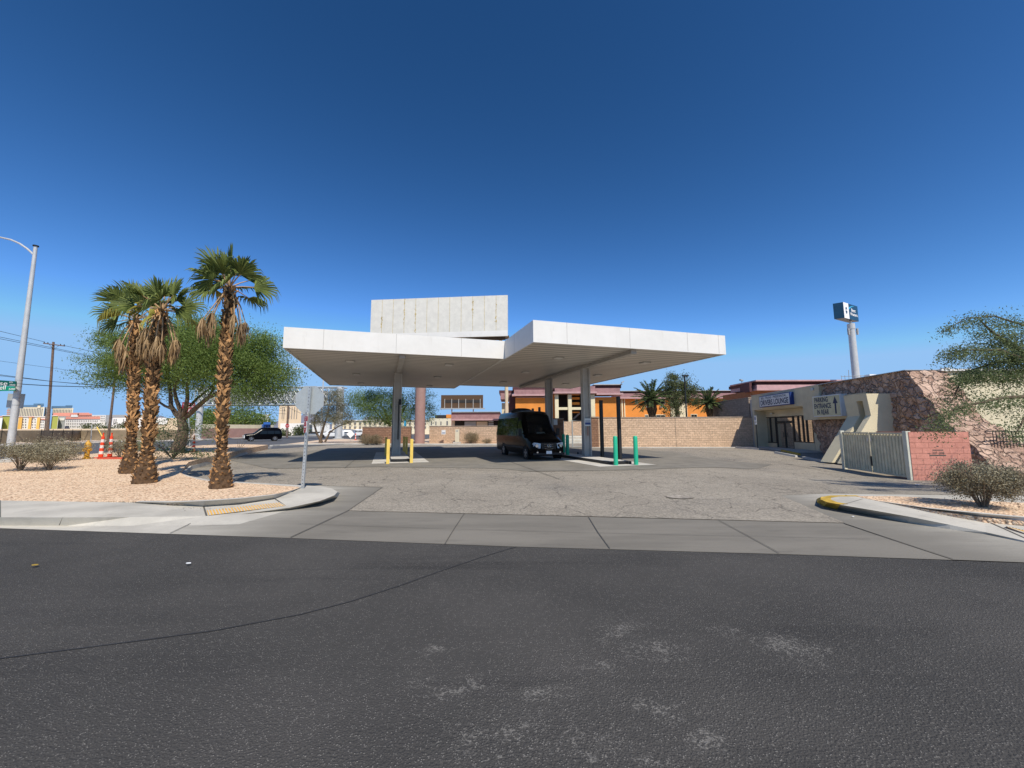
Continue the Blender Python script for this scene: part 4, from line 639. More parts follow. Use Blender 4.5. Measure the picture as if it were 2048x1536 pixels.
def cone(px, py, h_, label, lean=0., ring=4, stub=True, gr='orange and white traffic cones', z=None):
    b = GM(px, py) if z is None else G(px, py, z); t = thing('traffic_cone', label, 'traffic cone', b, group=gr); mb = MB(); mb.prism([b+Vector((x, y, 0)) for x, y in ((-.2, -.2), (.2, -.2), (.2, .2), (-.2, .2))], UP*.04); mb.build('base', 'base', t)
    L = lambda z: b+Vector((lean*z, 0, z)); R = lambda z: .095-(z/h_)*.042 if z < h_*.86 else .03; zs = np.linspace(.05, h_*.86, 2*ring+2)
    for i in range(len(zs)-1): mb = MB(); mb.tube([L(zs[i]), L(zs[i+1])], [R(zs[i]), R(zs[i+1]-1e-4)], 16); mb.build('reflective_band' if i % 2 else 'orange_band', 'conew' if i % 2 else 'cone', t, smooth=True)
    mb = MB(); mb.tube([L(h_*.86), L(h_*.865), L(h_*.95), L(h_)], [.05, .03, .025, .038], 12); mb.build('grip', 'cone', t)
cone(201, 916, 1.2, 'left traffic cone with a slanting yellow bar behind it, beside the hydrant', .02, 3); cone(219, 915, 1.2, 'right traffic cone of the pair standing on the red rubber mat', 0., 3); cone(386.5, 903.5, 1.0, 'orange and white cone behind the leaning tree trunk', 0, 3)
b = GM(226, 917.5); mb = MB(); mb.prism([b+Vector((x, y, 0)) for x, y in ((-.5, -.25), (.65, -.3), (.7, .25), (-.45, .3))], UP*.05); tag(mb.build('rubber_base', 'base', bevel=.01), 'faded red rubber mat lying under the right traffic cone', 'rubber mat')
mb = MB(); mb.tube([W(194, 854, 22), W(208, 880, 22)], .025, 6); tag(mb.build('yellow_rod', 'yellow'), 'slanting yellow rod sticking up behind the left traffic cone', 'rod')
mb = MB(); mb.tube([W(184, 850, 24), W(181, 892, 24)], .022, 6); tag(mb.build('thin_post', 'steel'), 'thin grey post standing between the hydrant and the left cone', 'post')
# wrong way sign + its post
Yw = 32.; t = thing('wrong_way_sign', 'dark red wrong way sign on a post behind the tree limbs', 'road sign', W(377, 893, Yw)); mb = MB(); mb.prism([W(365, 804, Yw), W(390, 806, Yw), W(388, 828, Yw), W(362, 824, Yw)], (0, .02, 0)); mb.build('panel', 'dred', t); mb = MB(); mb.tube([W(380, 900, Yw+.1), W(376, 805, Yw+.1)], .035, 6); mb.build('post', 'steel', t)
text('lettering', 'WRONG', 'letter', t, W(366.5, 814, Yw-.02), (1, 0, -.06), UP, .27, .85); text('lettering', 'WAY', 'letter', t, W(369, 823.5, Yw-.02), (1, 0, -.06), UP, .27, .6)
# ------------------------------------------------------------------ SHRUBS and TREES
def shrub(px, py, w, h_, label, m='sage', seed=1, n=2600, stem=.35, z=None, size=.045, group='low grey desert shrubs', cut=True, flat=.9):
    random.seed(seed); b = GM(px, py) if z is None else (G(px, py, z) if z < 40 else W(px, py, z)); b.z = b.z if z is None or z < 40 else .1; n = int(n*2.3); t = thing('shrub', label, 'shrub', b, group=group); mb = MB()
    for i in range(16):
        az = 2*math.pi*i/16+random.uniform(-.2, .2); o_ = Vector((math.cos(az), math.sin(az), 0)); r_ = random.uniform(.25, .85); mb.tube([b-UP*.05+o_*.03, b+o_*w*.12*r_+UP*h_*stem*.6, b+o_*w*.3*r_+UP*h_*.55, b+o_*w*.42*r_+UP*h_*.85], [.018, .014, .009, .004], 5)
    mb.build('stems', 'twig', t); c = b+UP*h_*(stem+(1-stem)*.5); P = clumps(c, (w*.47, w*.47, h_*(1-stem)*.5*flat), 70, n, w*.17, .8, .55); P = P[P[:, 2] > b.z+.04]
    leaves('foliage', P, size, m, t, .6, .4); return t
shrub(40, 941, 1.55, .95, 'grey shrub beside the street lamp base, leftmost of the shrubs', seed=2, stem=.4); shrub(97, 940, 1.5, .82, 'grey shrub with bare stems right of the leftmost one', seed=3, stem=.35)
shrub(113, 921, 2.1, .95, 'wide grey shrub just left of the yellow hydrant', seed=4, n=3200, stem=.2); shrub(240, 914, 1.5, .85, 'grey shrub between the cones and the leaning palms', seed=5, stem=.2)
shrub(1967, 1014, 1.28, .86, 'rounded dense grey shrub on the right gravel island', m='sage', seed=6, n=9000, z=.16, stem=.22, size=.032)
shrub(942, 885, 1.9, 1.25, 'round dry shrub in front of the tan wall left of the van', 'dry', 7, 2600, .1, 46.2, .06, None); shrub(973, 886, 1.3, .5, 'small low dry shrub between the round dry shrub and the van', 'dry', 8, 900, .05, 45.8, .05, None)
shrub(733, 886.5, 1.7, 1.0, 'left boxy hedge shrub in front of the brown stone wall', 'dry', 9, 2400, .0, 45.0, .06, 'clipped shrubs in front of the brown stone wall', flat=1.1); shrub(753, 886.5, 1.5, 1.0, 'right boxy hedge shrub in front of the brown stone wall', 'dry', 10, 2200, .0, 45.2, .06, 'clipped shrubs in front of the brown stone wall', flat=1.1)
def tree(name, base, label, limbs, cl, leafm, size, bark='trunk', asp=.3, updown=-.2, group=None, cat='tree', crname='crown', nlow=1.):
    t = thing(name, label, cat, base, group=group); mb = MB()
    for pts, rs in limbs: mb.tube(pts, rs, 9)
    mb.build('trunk', bark, t, smooth=True); P = [clumps(a[0], a[1], int(a[2]*1.3), int(a[3]*nlow), *a[4:]) for a in cl]; leaves(crname, np.concatenate(P), size, leafm, t, asp, updown); return t
# big palo verde
random.seed(21); Yt = 24.; B0 = GM(352, 906); Yt = B0.y
f = lambda px, py, dy=0: W(px, py, Yt+dy)
fork = f(362, 838); L = [([B0-UP*.1, f(362, 880), f(367, 857), fork], [.36, .3, .26, .22]), ([fork, f(352, 828, .2), f(342, 812, .4), f(341, 785, .5), f(335, 745, .8), f(320, 700, 1.2)], [.16, .14, .12, .1, .07, .03]), ([fork, f(360, 818), f(352, 798), f(349, 780), f(360, 740), f(366, 690)], [.14, .12, .1, .09, .06, .03]), ([fork, f(371, 818, -.3), f(375, 795, -.4), f(374, 770, -.5), f(395, 720, -.6), f(405, 680, -.7)], [.15, .12, .1, .08, .05, .03]), ([f(364, 838), f(378, 829), f(396, 812, -.4), f(415, 796, -.6), f(437, 785, -.8), f(470, 768, -1.), f(510, 745, -1.2)], [.17, .15, .13, .11, .09, .06, .03]), ([f(415, 796, -.6), f(426, 780), f(428, 760), f(445, 715)], [.07, .06, .05, .03]), ([f(380, 812), f(395, 796, .4), f(412, 783, .7), f(440, 760, 1.)], [.08, .07, .05, .03]), ([f(345, 818), f(330, 812, .8), f(305, 795, 1.2), f(260, 770, 1.6), f(215, 740, 2)], [.08, .07, .05, .04, .02])]
CL = [(f(372, 700), (3.2, 2.6, 1.7), 60, 9000, 1.1, .8, .3), (f(300, 735, .6), (2.6, 2.2, 1.5), 40, 5200, 1.0, .8, .4), (f(235, 735, 1.4), (2.0, 1.8, 1.3), 26, 2600, .8, .5, .3), (f(450, 735, -.6), (2.8, 2.4, 1.9), 56, 8200, 1.1, .8, .3), (f(525, 762, -.8), (1.9, 1.8, 1.5), 34, 4200, .9, .8, .3), (f(415, 668), (2.6, 2.0, .9), 30, 3600, .9, .8, .3), (f(505, 700, -.6), (1.8, 1.6, 1.1), 24, 2600, .8, .8, .3), (f(250, 690, .9), (1.8, 1.5, .9), 20, 1900, .8, .5, .3)]
tree('palo_verde', B0, 'large spreading green palo verde tree behind the fan palms', L, CL, 'leafpv', .125, asp=.3, nlow=4.4)
# brush at its foot
b = GM(345, 918); t = thing('shrub', 'loose green brush growing at the foot of the large palo verde', 'shrub', b); mb = MB(); random.seed(4)
for i in range(18): az = random.uniform(0, 6.28); o_ = Vector((math.cos(az), math.sin(az)*.6, 0)); mb.tube([b, b+o_*.5+UP*.5, b+o_*random.uniform(.9, 1.7)+UP*random.uniform(.7, 1.6)], [.025, .016, .005], 5)
mb.build('stems', 'twig', t); leaves('foliage', np.concatenate([clumps(b+Vector((-.6, 0, .8)), (1.2, .7, .7), 26, 1500, .5), clumps(b+Vector((1.1, .2, 1.25)), (1.1, .6, .5), 18, 900, .4), clumps(b+Vector((-.9, .2, 1.6)), (.9, .5, .4), 12, 500, .4), clumps(b+Vector((.9, -.1, .25)), (1.2, .5, .2), 12, 600, .3)]), .1, 'leafm', t, .35)
b = G(478, 903, .12); mb = MB()
for dx_ in (-.12, .0, .15, .3): mb.tube([b, b+Vector((dx_, 0, .45)), b+Vector((dx_*2.2, .1, .95))], [.02, .015, .006], 5)
tag(mb.build('dead_plant', 'twig'), 'bare twiggy stems standing by the kerb in front of the black suv', 'dead plant')
# grey olive-like tree behind stop sign
Yg = G(638, 886, .1).y; f = lambda px, py, dy=0: W(px, py, Yg+dy); g0 = f(640, 889)
tree('acacia', g0, 'greyish small tree with forked trunk right of the stop sign', [([g0, f(642, 872), f(648, 850), f(655, 830), f(660, 800)], [.22, .17, .12, .09, .04]), ([f(644, 884), f(634, 868), f(628, 848), f(636, 820)], [.16, .13, .1, .04]), ([f(650, 884), f(660, 864), f(678, 852), f(695, 846), f(712, 836)], [.12, .1, .07, .05, .03])], [(f(662, 812), (2.2, 1.6, 1.5), 40, 4200, .8), (f(685, 838), (1.7, 1.2, .9), 24, 2000, .6), (f(640, 838), (1.4, 1.2, .9), 20, 1600, .6), (f(668, 788), (1.2, 1., .6), 12, 900, .6)], 'leafo', .15, asp=.35, nlow=1.8)
Yv = 50.; f = lambda px, py, dy=0: W(px, py, Yv+dy)
tree('palo_verde', f(786, 880), 'green palo verde tree behind the left canopy column and brown stone wall', [([f(780, 884), f(782, 860), f(775, 835), f(760, 805)], [.25, .2, .14, .05]), ([f(782, 858), f(800, 835), f(815, 805)], [.16, .12, .05]), ([f(780, 850), f(765, 840), f(745, 815)], [.12, .1, .04])], [(f(765, 815), (3.3, 2.4, 2.4), 60, 6500, 1.2), (f(800, 825), (2.6, 2., 2.2), 40, 3600, 1.1), (f(728, 800), (2.0, 1.6, 1.6), 26, 1800, 1.1), (f(840, 800), (2.0, 1.5, 1.7), 22, 1300, 1.0), (f(855, 825), (1.2, 1., 1.3), 14, 700, .8)], 'leafpv', .22, asp=.22, updown=.3, nlow=2.4)
for px, py, rx, rz, Y, lb in ((430, 838, 4.5, 2.6, 95, 'left round green tree behind the far concrete wall'), (475, 836, 5., 2.9, 97, 'middle round green tree behind the far concrete wall'), (510, 841, 3.8, 2.2, 99, 'right round green tree behind the far concrete wall'), (405, 842, 3.4, 2.2, 93, 'small round green tree beside the gantry column')):
    c = W(px, py, Y); tree('tree', Vector((c.x, Y, 0)), lb, [([Vector((c.x, Y, 0)), c], [.3, .12])], [(c, (rx, rx, rz), 50, 2600, 1.8)], 'leafpv', .45, asp=.5, group='round green trees behind the far wall')
# right hand foreground mesquite
random.seed(31); Yr = 11.; f = lambda px, py, dy=0: W(px, py, Yr+dy); b = Vector((17.6, 11.2, -.15)); crz = f(2120, 760, .4)
TW = [([b, b+Vector((-.2, 0, 1.4)), f(2200, 760, .2), f(2120, 735), f(2040, 700), f(1985, 665), f(1960, 640)], [.24, .2, .15, .1, .06, .035, .015]), ([f(2200, 760, .2), f(2110, 790, -.4), f(2010, 795, -.6), f(1925, 812, -.8), f(1880, 830, -.9)], [.1, .06, .04, .025, .01]), ([f(2120, 735), f(2060, 720, .5), f(1990, 725, .7), f(1930, 745, .8), f(1905, 800, .8)], [.06, .05, .04, .03, .01]), ([f(2110, 720), f(2060, 655), f(1990, 632), f(1930, 637), f(1880, 668)], [.06, .03, .02, .012, .005]), ([f(2080, 730), f(2000, 700, -.3), f(1930, 700, -.4), f(1890, 708, -.4)], [.05, .03, .018, .006]), ([f(2110, 790, -.4), f(2050, 835, -.6), f(2030, 870, -.6)], [.04, .025, .01]), ([f(2200, 740, .2), f(2180, 680), f(2150, 620)], [.1, .06, .03])]
CR = []
def along(pts, n, r, k=10):
    n = int(n*1.25); k = int(k*1.5)
    pts = [Vector(p) for p in pts]; out = []
    for _ in range(n):
        i = random.randrange(len(pts)-1); c = pts[i].lerp(pts[i+1], random.random()); c = c+Vector((random.gauss(0, r), random.gauss(0, r), random.gauss(0, r*.8)-r*.4)); q = rng.normal(size=(k, 3))*np.array([.09, .09, .07]); q[:, 2] -= np.abs(q[:, 0])*.5; out.append(np.array(c)+q)
    return np.concatenate(out)
CR = [along(TW[0][0][3:], 220, .26), along(TW[1][0][1:], 130, .12), along(TW[2][0][1:], 200, .2), along(TW[3][0][1:], 90, .07, 8), along(TW[4][0][1:], 130, .13), along(TW[5][0], 60, .15), along([f(2090, 640), f(2100, 700), f(2040, 760)], 200, .4), along([f(2000, 690), f(2060, 720)], 160, .28), along([f(2170, 640), f(2250, 700, .6), f(2150, 760)], 260, .45), along([f(1860, 836, -.9), f(1890, 850, -.8), f(1860, 868, -.7)], 30, .1), along([f(1940, 745), f(2040, 748)], 120, .16), along([f(1950, 790, -.4), f(2040, 800, -.4), f(2060, 860, -.5)], 70, .25), along([f(1990, 660), f(2050, 690), f(2050, 740)], 150, .3), along([f(1905, 760), f(1960, 740)], 60, .12)]
t = thing('mesquite', 'mesquite tree with drooping branches reaching in from the right edge', 'tree', b); mb = MB()
for p, r in TW: mb.tube(p, r, 7)
mb.build('trunk', 'trunk', t, smooth=True); leaves('crown', np.concatenate(CR), .06, 'leafm', t, .4)
# ------------------------------------------------------------------ LOUNGE BUILDING
F = lambda Y, o=0.: 19.9+(Y-20.2)*.101+o
def fv(Y, z, o=0.): return Vector((F(Y, o), Y, z))
ZT = 4.57; FY = lambda px, o=0.: (17.86+o)/((px-1024)/FPX-.101) if 1 else 0
t = thing('lounge_building', 'low cream stucco lounge building with recessed glass front and rough stone end', 'building', (21, 28, 0))
def fbox(mb, y0, y1, z0, z1, o0, o1): a, b_ = fv(y0, z0, o0), fv(y1, z0, o0); dx_ = Vector((o1-o0, 0, 0)); return mb.obox(a, dx_, b_-a, UP*(z1-z0))
mb = MB(); fbox(mb, 28.7, 36, 3.27, ZT, 0, .3); fbox(mb, 26.8, 28.7, 2.25, ZT, 0, .3); fbox(mb, 22.8, 26.8, 2.25, 3.7, 0, .3); fbox(mb, 28.4, 28.7, 0, 2.25, .99, 1.4); mb.build('fascia_band', 'stucco', t)
mb = MB(); fbox(mb, 35.7, 36, 0, 3.27, 0.02, 1.2); fbox(mb, 34.9, 36., 0, 3.27, .98, 1.5) if 0 else None
fbox(mb, 36.07, 36.6, 0, 3.27, 1., 1.3); fbox(mb, 28.7, 36.1, 2.65, 3.27, 1.0, 1.25); fbox(mb, 34.25, 36.1, 0, .42, 1.0, 1.25); fbox(mb, 29.3, 31.75, 0, .6, 1.0, 1.25); fbox(mb, 26, 29.3, 0, 3.2, 1.02, 1.25); fbox(mb, 28.7, 36, 3.2, 3.3, .2, 1.3); mb.build('recessed_wall', 'stucco', t)
mb = MB(); fbox(mb, 20.5, 36.2, ZT-.3, ZT-.2, .25, 14); fbox(mb, 36.0, 36.3, 0, ZT-.3, .0, 14); mb.build('roof', 'fasc2', t); 
mb = MB(); fbox(mb, 20.25, 36.05, ZT, ZT+.03, -.03, .32); fbox(mb, 20.1, 20.3, ZT, ZT+.03, -.03, 12) ; mb.build('parapet_cap', 'steel', t)
# storefront
def pane(y0, y1, z0, z1, name='window', par=None):
    mb = MB(); fw = .07
    fbox(mb, y0, y1, z0, z0+fw, 1.02, 1.14); fbox(mb, y0, y1, z1-fw, z1, 1.02, 1.14); fbox(mb, y0, y0+fw, z0+fw, z1-fw, 1.02, 1.14); fbox(mb, y1-fw, y1, z0+fw, z1-fw, 1.02, 1.14); o_ = mb.build(name, 'black', par or t); mb = MB(); fbox(mb, y0+fw, y1-fw, z0+fw, z1-fw, 1.07, 1.09); mb.build('pane', 'glr', o_); return o_
for y0, y1 in ((34.25, 35.1), (35.1, 36.05)): pane(y0, y1, .42, 2.65)
for y0, y1 in ((29.35, 30.1), (30.1, 30.55), (30.55, 31.1), (31.1, 31.75)): pane(y0, y1, .6, 2.65)
d1 = pane(31.78, 32.95, .05, 2.15, 'door'); d2 = pane(32.95, 34.2, .05, 2.15, 'door'); pane(31.78, 34.2, 2.2, 2.62, 'transom')
for d_, yy in ((d1, 32.82), (d2, 33.05)): mb = MB(); fbox(mb, yy, yy+.04, .95, 1.35, .96, 1.0); mb.build('handle', 'black', d_)
# stone mass
mb = MB(); r0 = [fv(28.9, 2.25, .75), fv(26.8, 2.25, .6), fv(24.6, 2.25, .5), ]; g_ = [Vector((22.3, 29.6, 0)), Vector((20.7, 26.6, -.2)), Vector((19.5, 24.3, -.3))]
mb.add(r0+g_, [(0, 1, 4, 3), (1, 2, 5, 4)])
up_ = [fv(27.0, ZT, .16), fv(24.8, ZT, .16), fv(22.7, ZT, .16), fv(20.2, ZT, .06)]; md = [fv(27.0, 3.2, .14), fv(24.8, 2.25, .2), fv(22.7, 2.1, .16), Vector((19.95, 18.7, 2.1))]; lo_ = [fv(27., 3.1, .04), Vector((19.5, 24.3, -.35)), Vector((19.7, 22., -.35)), Vector((19.95, 16.6, -.35))]
mb.add(up_+md+lo_, [(0, 1, 5, 4), (1, 2, 6, 5), (2, 3, 7, 6), (5, 6, 10, 9), (6, 7, 11, 10)])
fr_ = [Vector((19.96, 20.2, ZT)), Vector((21.9, 20.1, ZT)), Vector((22.15, 18.9, 2.1)), Vector((22.6, 16.4, -.35)), Vector((19.95, 16.6, -.35)), Vector((19.95, 18.7, 2.1))]
mb.add(fr_+[Vector((22.0, 20.4, ZT)), Vector((22.7, 20.2, -.35))], [(0, 5, 2, 1), (5, 4, 3, 2), (1, 2, 3, 7, 6)])
o = mb.build('stone_cladding', 'stone', t)
bm = bmesh.new(); bm.from_mesh(o.data); bmesh.ops.remove_doubles(bm, verts=bm.verts, dist=.03)
bmesh.ops.subdivide_edges(bm, edges=bm.edges[:], cuts=10, use_grid_fill=True); bm.to_mesh(o.data); bm.free()
tx = bpy.data.textures.new('stone_lumps', 'VORONOI'); tx.noise_scale = .42; tx.distance_metric = 'DISTANCE'; dm = o.modifiers.new('d', 'DISPLACE'); dm.texture = tx; dm.strength = .26; dm.mid_level = .5; dm.texture_coords = 'LOCAL'
# sculpted stucco portal fin
prof = [(20.3, 3.64), (20.45, 2.39), (18.55, -.32), (19.6, -.32), (21.3, 2.2), (21.3, 3.64)]
mb = MB(); kf = .93; sf = lambda x, y, z: Vector((x*kf, y*kf, HC+(z-HC)*kf)); fin = lambda y0, y1, P: mb.prism([sf(x+(y0-23)*.05, y0, z) for x, z in P], (0, (y1-y0)*kf, 0))
fin(22.95, 23.3, [(20.3, 3.64), (20.45, 2.39), (18.55, -.32), (22.4, -.32), (22.4, 3.64)]); fin(23.75, 24.6, prof); mb.prism([sf(x+.02, 23.3, z) for x, z in ((20.3, 3.64), (20.36, 3.25), (21.3, 3.25), (21.3, 3.64))], (0, .45*kf, 0)); fin(23.3, 23.75, [(20.9, 3.25), (21.0, 2.39), (19.3, -.32), (19.7, -.32), (21.3, 2.2), (21.3, 3.25)]); mb.build('portal_fin', 'stucco2', t)
mb = MB(); mb.box(20.33, 20.9, 24.0, 24.4, 2.9, 3.3); 
# end wall (cream) to the right
mb = MB(); mb.box(21.8, 46, 20.15, 20.45, -.35, 4.5); mb.build('end_wall', 'stucco2', t); mb = MB(); mb.box(21.6, 46, 20.0, 20.5, 4.52, 4.62); mb.box(21.75, 22.0, 19.95, 20.2, 4.5, 4.68); mb.build('roof_edge', 'white', t)
mb = MB(); q = fv(27.4, ZT-.28, -.04); mb.box(q.x-.06, q.x+.1, 27.3, 27.5, ZT-.33, ZT-.15); mb.build('wall_lamp', 'steel', t); mb = MB(); q = fv(34.4, 2.95, .96); mb.tube([q, q+Vector((-.22, -.08, -.03))], .06, 10); mb.build('security_camera', 'steel', t)
# signs on it
sw = thing('lounge_sign', 'white and blue drivers lounge sign box on the fascia above the doors', 'sign', fv(31, 3.4)); y0, y1 = 29.64, 34.1; o0 = -.3
mb = MB(); fbox(mb, y0, y1, 3.43, 4.36, o0, -.005); mb.build('box', 'blue', sw); mb = MB(); fbox(mb, y0+.08, y1-.08, 3.49, 4.3, o0-.012, o0); mb.build('face', 'signw', sw)
rr_ = (fv(30, 0)-fv(31, 0)).normalized(); q = fv(y1-.25, 3.56, o0-.013); text('lettering', 'DRIVERS LOUNGE', 'navy', sw, q, rr_, UP, .44, y1-y0-.45, ext=.004, bold=.03); q = fv(y1-.35, 4.07, o0-.013); text('lettering', 'BELL TRANS • PRESIDENTIAL', 'navy', sw, q, rr_, UP, .18, y1-y0-.75, ext=.004, bold=.012)
sw = thing('parking_sign', 'cream parking entrance in rear sign box with an up arrow', 'sign', (20.1, 26, 2.4)); A = Vector((20.30, 27.1, 2.43)); Bq = Vector((20.05, 24.5, 2.41)); rr_ = (Bq-A).normalized(); ln = (Bq-A).length; nq = rr_.cross(UP)
mb = MB(); mb.obox(A, rr_*ln, -nq*.42, UP*1.36); mb.build('box', 'signw', sw); mb = MB(); mb.obox(A+rr_*.06+UP*.06, rr_*(ln-.12), nq*.012, UP*1.24); mb.build('face', 'signy', sw); q0 = A+nq*.013
for s_, x_, z_, w_ in (('PARKING', .22, .93, 1.3), ('ENTRANCE', .16, .53, 1.62), ('IN REAR', .4, .13, 1.15)): text('lettering', s_, 'navy', sw, q0+rr_*x_+UP*z_, rr_, UP, .33, w_, bold=.03)
mb = MB(); q = q0+nq*.002; ax = 2.17; mb.prism([q+rr_*(ax-.07)+UP*.16, q+rr_*(ax+.07)+UP*.16, q+rr_*(ax+.07)+UP*.82, q+rr_*(ax-.07)+UP*.82], nq*.003); mb.prism([q+rr_*(ax-.22)+UP*.8, q+rr_*(ax+.22)+UP*.8, q+rr_*ax+UP*1.24], nq*.0031); mb.build('arrow', 'navy', sw)
# walkway, wheel stops
def stop(x0, y0, x1, y1, m, lb, name='wheel_stop', cat='wheel stop', g='concrete wheel stops in front of the lounge', h_=.14, w_=.2):
    a, b_ = G(x0, y0), G(x1, y1); d = (b_-a).normalized(); n_ = Vector((-d.y, d.x, 0))*w_; mb = MB(); mb.prism([a, a+n_, a+n_*.8+UP*h_, a+n_*.2+UP*h_], b_-a); tag(mb.build(name, m), lb, cat, g)
stop(1548, 907, 1590, 915, 'kerb', 'grey concrete wheel stop in shade in front of the lounge doors'); stop(1603, 917, 1647, 925.5, 'kerb', 'grey concrete wheel stop nearer the stone wall'); stop(1561, 903, 1596, 911, 'kyel', 'yellow painted kerb block beside the lounge entrance', 'yellow_kerb_block', 'kerb block', None)
stop(1470, 896.5, 1516, 900, 'kerb', 'grey concrete wheel stop at the foot of the tan wall')
wk = [fv(36, 0, 0), fv(28.5, 0, 0), fv(28.5, 0, 1.1), fv(36, 0, 1.1)]; sheet('walkway', [(p.x-.9 if i < 2 else p.x, p.y) for i, p in enumerate(wk)], 'conc', .09, grid=True, skirt=.12)
b = G(1516, 899); t = thing('parking_sign_post', 'slim post with a white accessible parking plate at the building corner', 'road sign', b); mb = MB(); mb.tube([b, b+UP*2.6], .035, 6); mb.build('post', 'black', t); mb = MB(); q = b+Vector((-.04, -.16, 0)); mb.obox(q+UP*2.2, (.0, .3, 0), (-.012, 0, 0), (0, 0, .5)); mb.obox(q+UP*1.98, (.0, .3, 0), (-.012, 0, 0), (0, 0, .18)); p_ = mb.build('panel', 'signw', t); mb = MB(); mb.obox(q+Vector((-.014, .1, 2.35)), (0, .12, 0), (-.003, 0, 0), (0, 0, .22)); mb.build('symbol', 'blue', p_)
# ------------------------------------------------------------------ WALLS
def wall(name, m, a, b_, h_, th, label, cap=True, z0=0., cat='wall', h2=None):
    a, b_ = Vector(a), Vector(b_); d = (b_-a).normalized(); n_ = Vector((-d.y, d.x, 0))*th; t = thing(name, label, cat, a); h2 = h2 or h_
    mb = MB(); P = [a+UP*z0, b_+UP*z0, b_+UP*h2, a+UP*h_]; mb.prism(P, n_); mb.build('blockwork', m, t)
    if cap: mb = MB(); mb.prism([a-n_*.1-d*.02+UP*h_, b_-n_*.1+d*.02+UP*h2, b_-n_*.1+d*.02+UP*(h2+.1), a-n_*.1-d*.02+UP*(h_+.1)], n_*1.2); mb.build('coping', 'block2', t)
    return t
wa = W(1197, 865, 36.2); wb = W(1506, 865, 36.2)
tw = wall('block_wall', 'block', (wa.x, 36.2, 0), (21.55, 36.2, 0), 2.63, .3, 'tan split face block wall behind the green bollards')
mb = MB(); q = W(1351, 865, 36.2).x; mb.box(q, q+.03, 36.19, 36.21, 0, 2.63); mb.build('control_joint', 'joint', tw)
p0, p1 = W(1181, 865, 36.1), W(1197, 865, 36.1); t = thing('gate_pier', 'rough dark block pier right of the metal gate', 'pier', (p0.x, 36.1, 0)); mb = MB(); mb.box(p0.x, p1.x, 36.05, 36.6, 0, 2.68); mb.build('blockwork', 'brick', t); mb = MB(); mb.box(p0.x-.04, p1.x+.04, 36.0, 36.65, 2.68, 2.78); mb.build('coping', 'block2', t)
p0, p1 = W(1106, 865, 36.1), W(1127, 865, 36.1); t = thing('gate_pier', 'rough dark block pier left of the metal gate behind the van', 'pier', (p0.x, 36.1, 0)); mb = MB(); mb.box(p0.x, p1.x, 36.05, 36.6, 0, 2.55); mb.build('blockwork', 'brick', t); mb = MB(); mb.box(p0.x-.04, p1.x+.04, 36.0, 36.65, 2.55, 2.65); mb.build('coping', 'block2', t)
mb = MB(); q = W(1107, 842, 36.); q.z -= .1; mb.box(q.x, q.x+.35, 36.0, 36.03, q.z-.25, q.z+.25); s = tag(mb.build('number_plate', 'signw'), 'small white number plate on the left gate pier', 'sign')
wall('retaining_wall', 'block2', (21.55, 36.55, 0), (21.9, 45, 0), 4.4, -.35, 'tall grey brown block wall rising behind the tan block wall', z0=0)
a_ = W(858, 870, 48.7); b_ = W(1100, 870, 46); wall('block_wall', 'block', (a_.x, 48.9, 0), (b_.x, 44, 0), 2.02, .3, 'lower tan block wall left of the van'); 
a_ = W(721, 870, 45.8); b_ = W(776, 870, 45.8); wall('stone_wall', 'brick', (a_.x, 46.3, 0), (b_.x+2.2, 47.3, 0), 1.95, .4, 'dark brown stone wall behind the clipped shrubs')
a_ = W(800, 870, 50); wall('block_wall', 'block', (a_.x, 50, 0), (W(822, 870, 50).x, 50, 0), 2.0, .3, 'short tan block wall between the stone wall and the mauve column')
# gate
t = thing('metal_gate', 'grey steel pipe gate between the two rough block piers', 'gate', W(1127, 895, 36)); x0, x1, x2 = W(1128, 870, 36).x, W(1145, 870, 36).x, W(1180, 870, 36).x
for xa, xb in ((x0, x1), (x1+.05, x2)):
    mb = MB(); mb.tube([(xa, 36.2, .1), (xa, 36.2, 2.45), (xb, 36.2, 2.45), (xb, 36.2, .1), (xa, 36.2, .1)], .035, 6)
    for z in (.5, .75, 1.0): mb.tube([(xa, 36.2, z), (xb, 36.2, z)], .02, 5)
    mb.build('gate_leaf', 'steel', t)
wall('block_wall', 'block', (1.5, 56, 0), (16, 54, 0), 2.7, .3, 'pale tan block wall seen through the metal gate', cap=False)
mb = MB(); [mb.box(6.0, 9.2, 46+k*.8, 46.8+k*.8, 0, .3*(k+1)) for k in range(3)]; tag(mb.build('concrete_steps', 'conc'), 'pale concrete steps seen through the metal gate', 'steps')
# cabinet, notice on the wall
b = W(914.5, 886, 46.6); b.z = 0; t = thing('utility_cabinet', 'tall cream utility cabinet in front of the tan wall', 'utility cabinet', b+UP*.1); mb = MB(); mb.box(b.x-.45, b.x+.45, b.y-.3, b.y+.3, .1, .25); mb.build('base', 'kerb', t); mb = MB(); mb.box(b.x-.24, b.x+.24, b.y-.2, b.y+.2, .25, 1.7); mb.build('housing', 'tanc', t, bevel=.02); mb = MB(); mb.box(b.x-.1, b.x+.1, b.y-.212, b.y-.2, 1.45, 1.58); mb.build('label', 'bgrey', t)
q = W(886.5, 864.5, 47.2); t = thing('notice_sign', 'small white notice on the lower tan wall near the mauve column', 'sign', q); mb = MB(); mb.box(q.x-.24, q.x+.24, 47.4, 47.44, q.z-.25, q.z+.25); mb.build('panel', 'signw', t); mb = MB(); mb.box(q.x-.18, q.x+.18, 47.39, 47.4, q.z-.12, q.z-.04); mb.build('printed_line', 'blue', t)
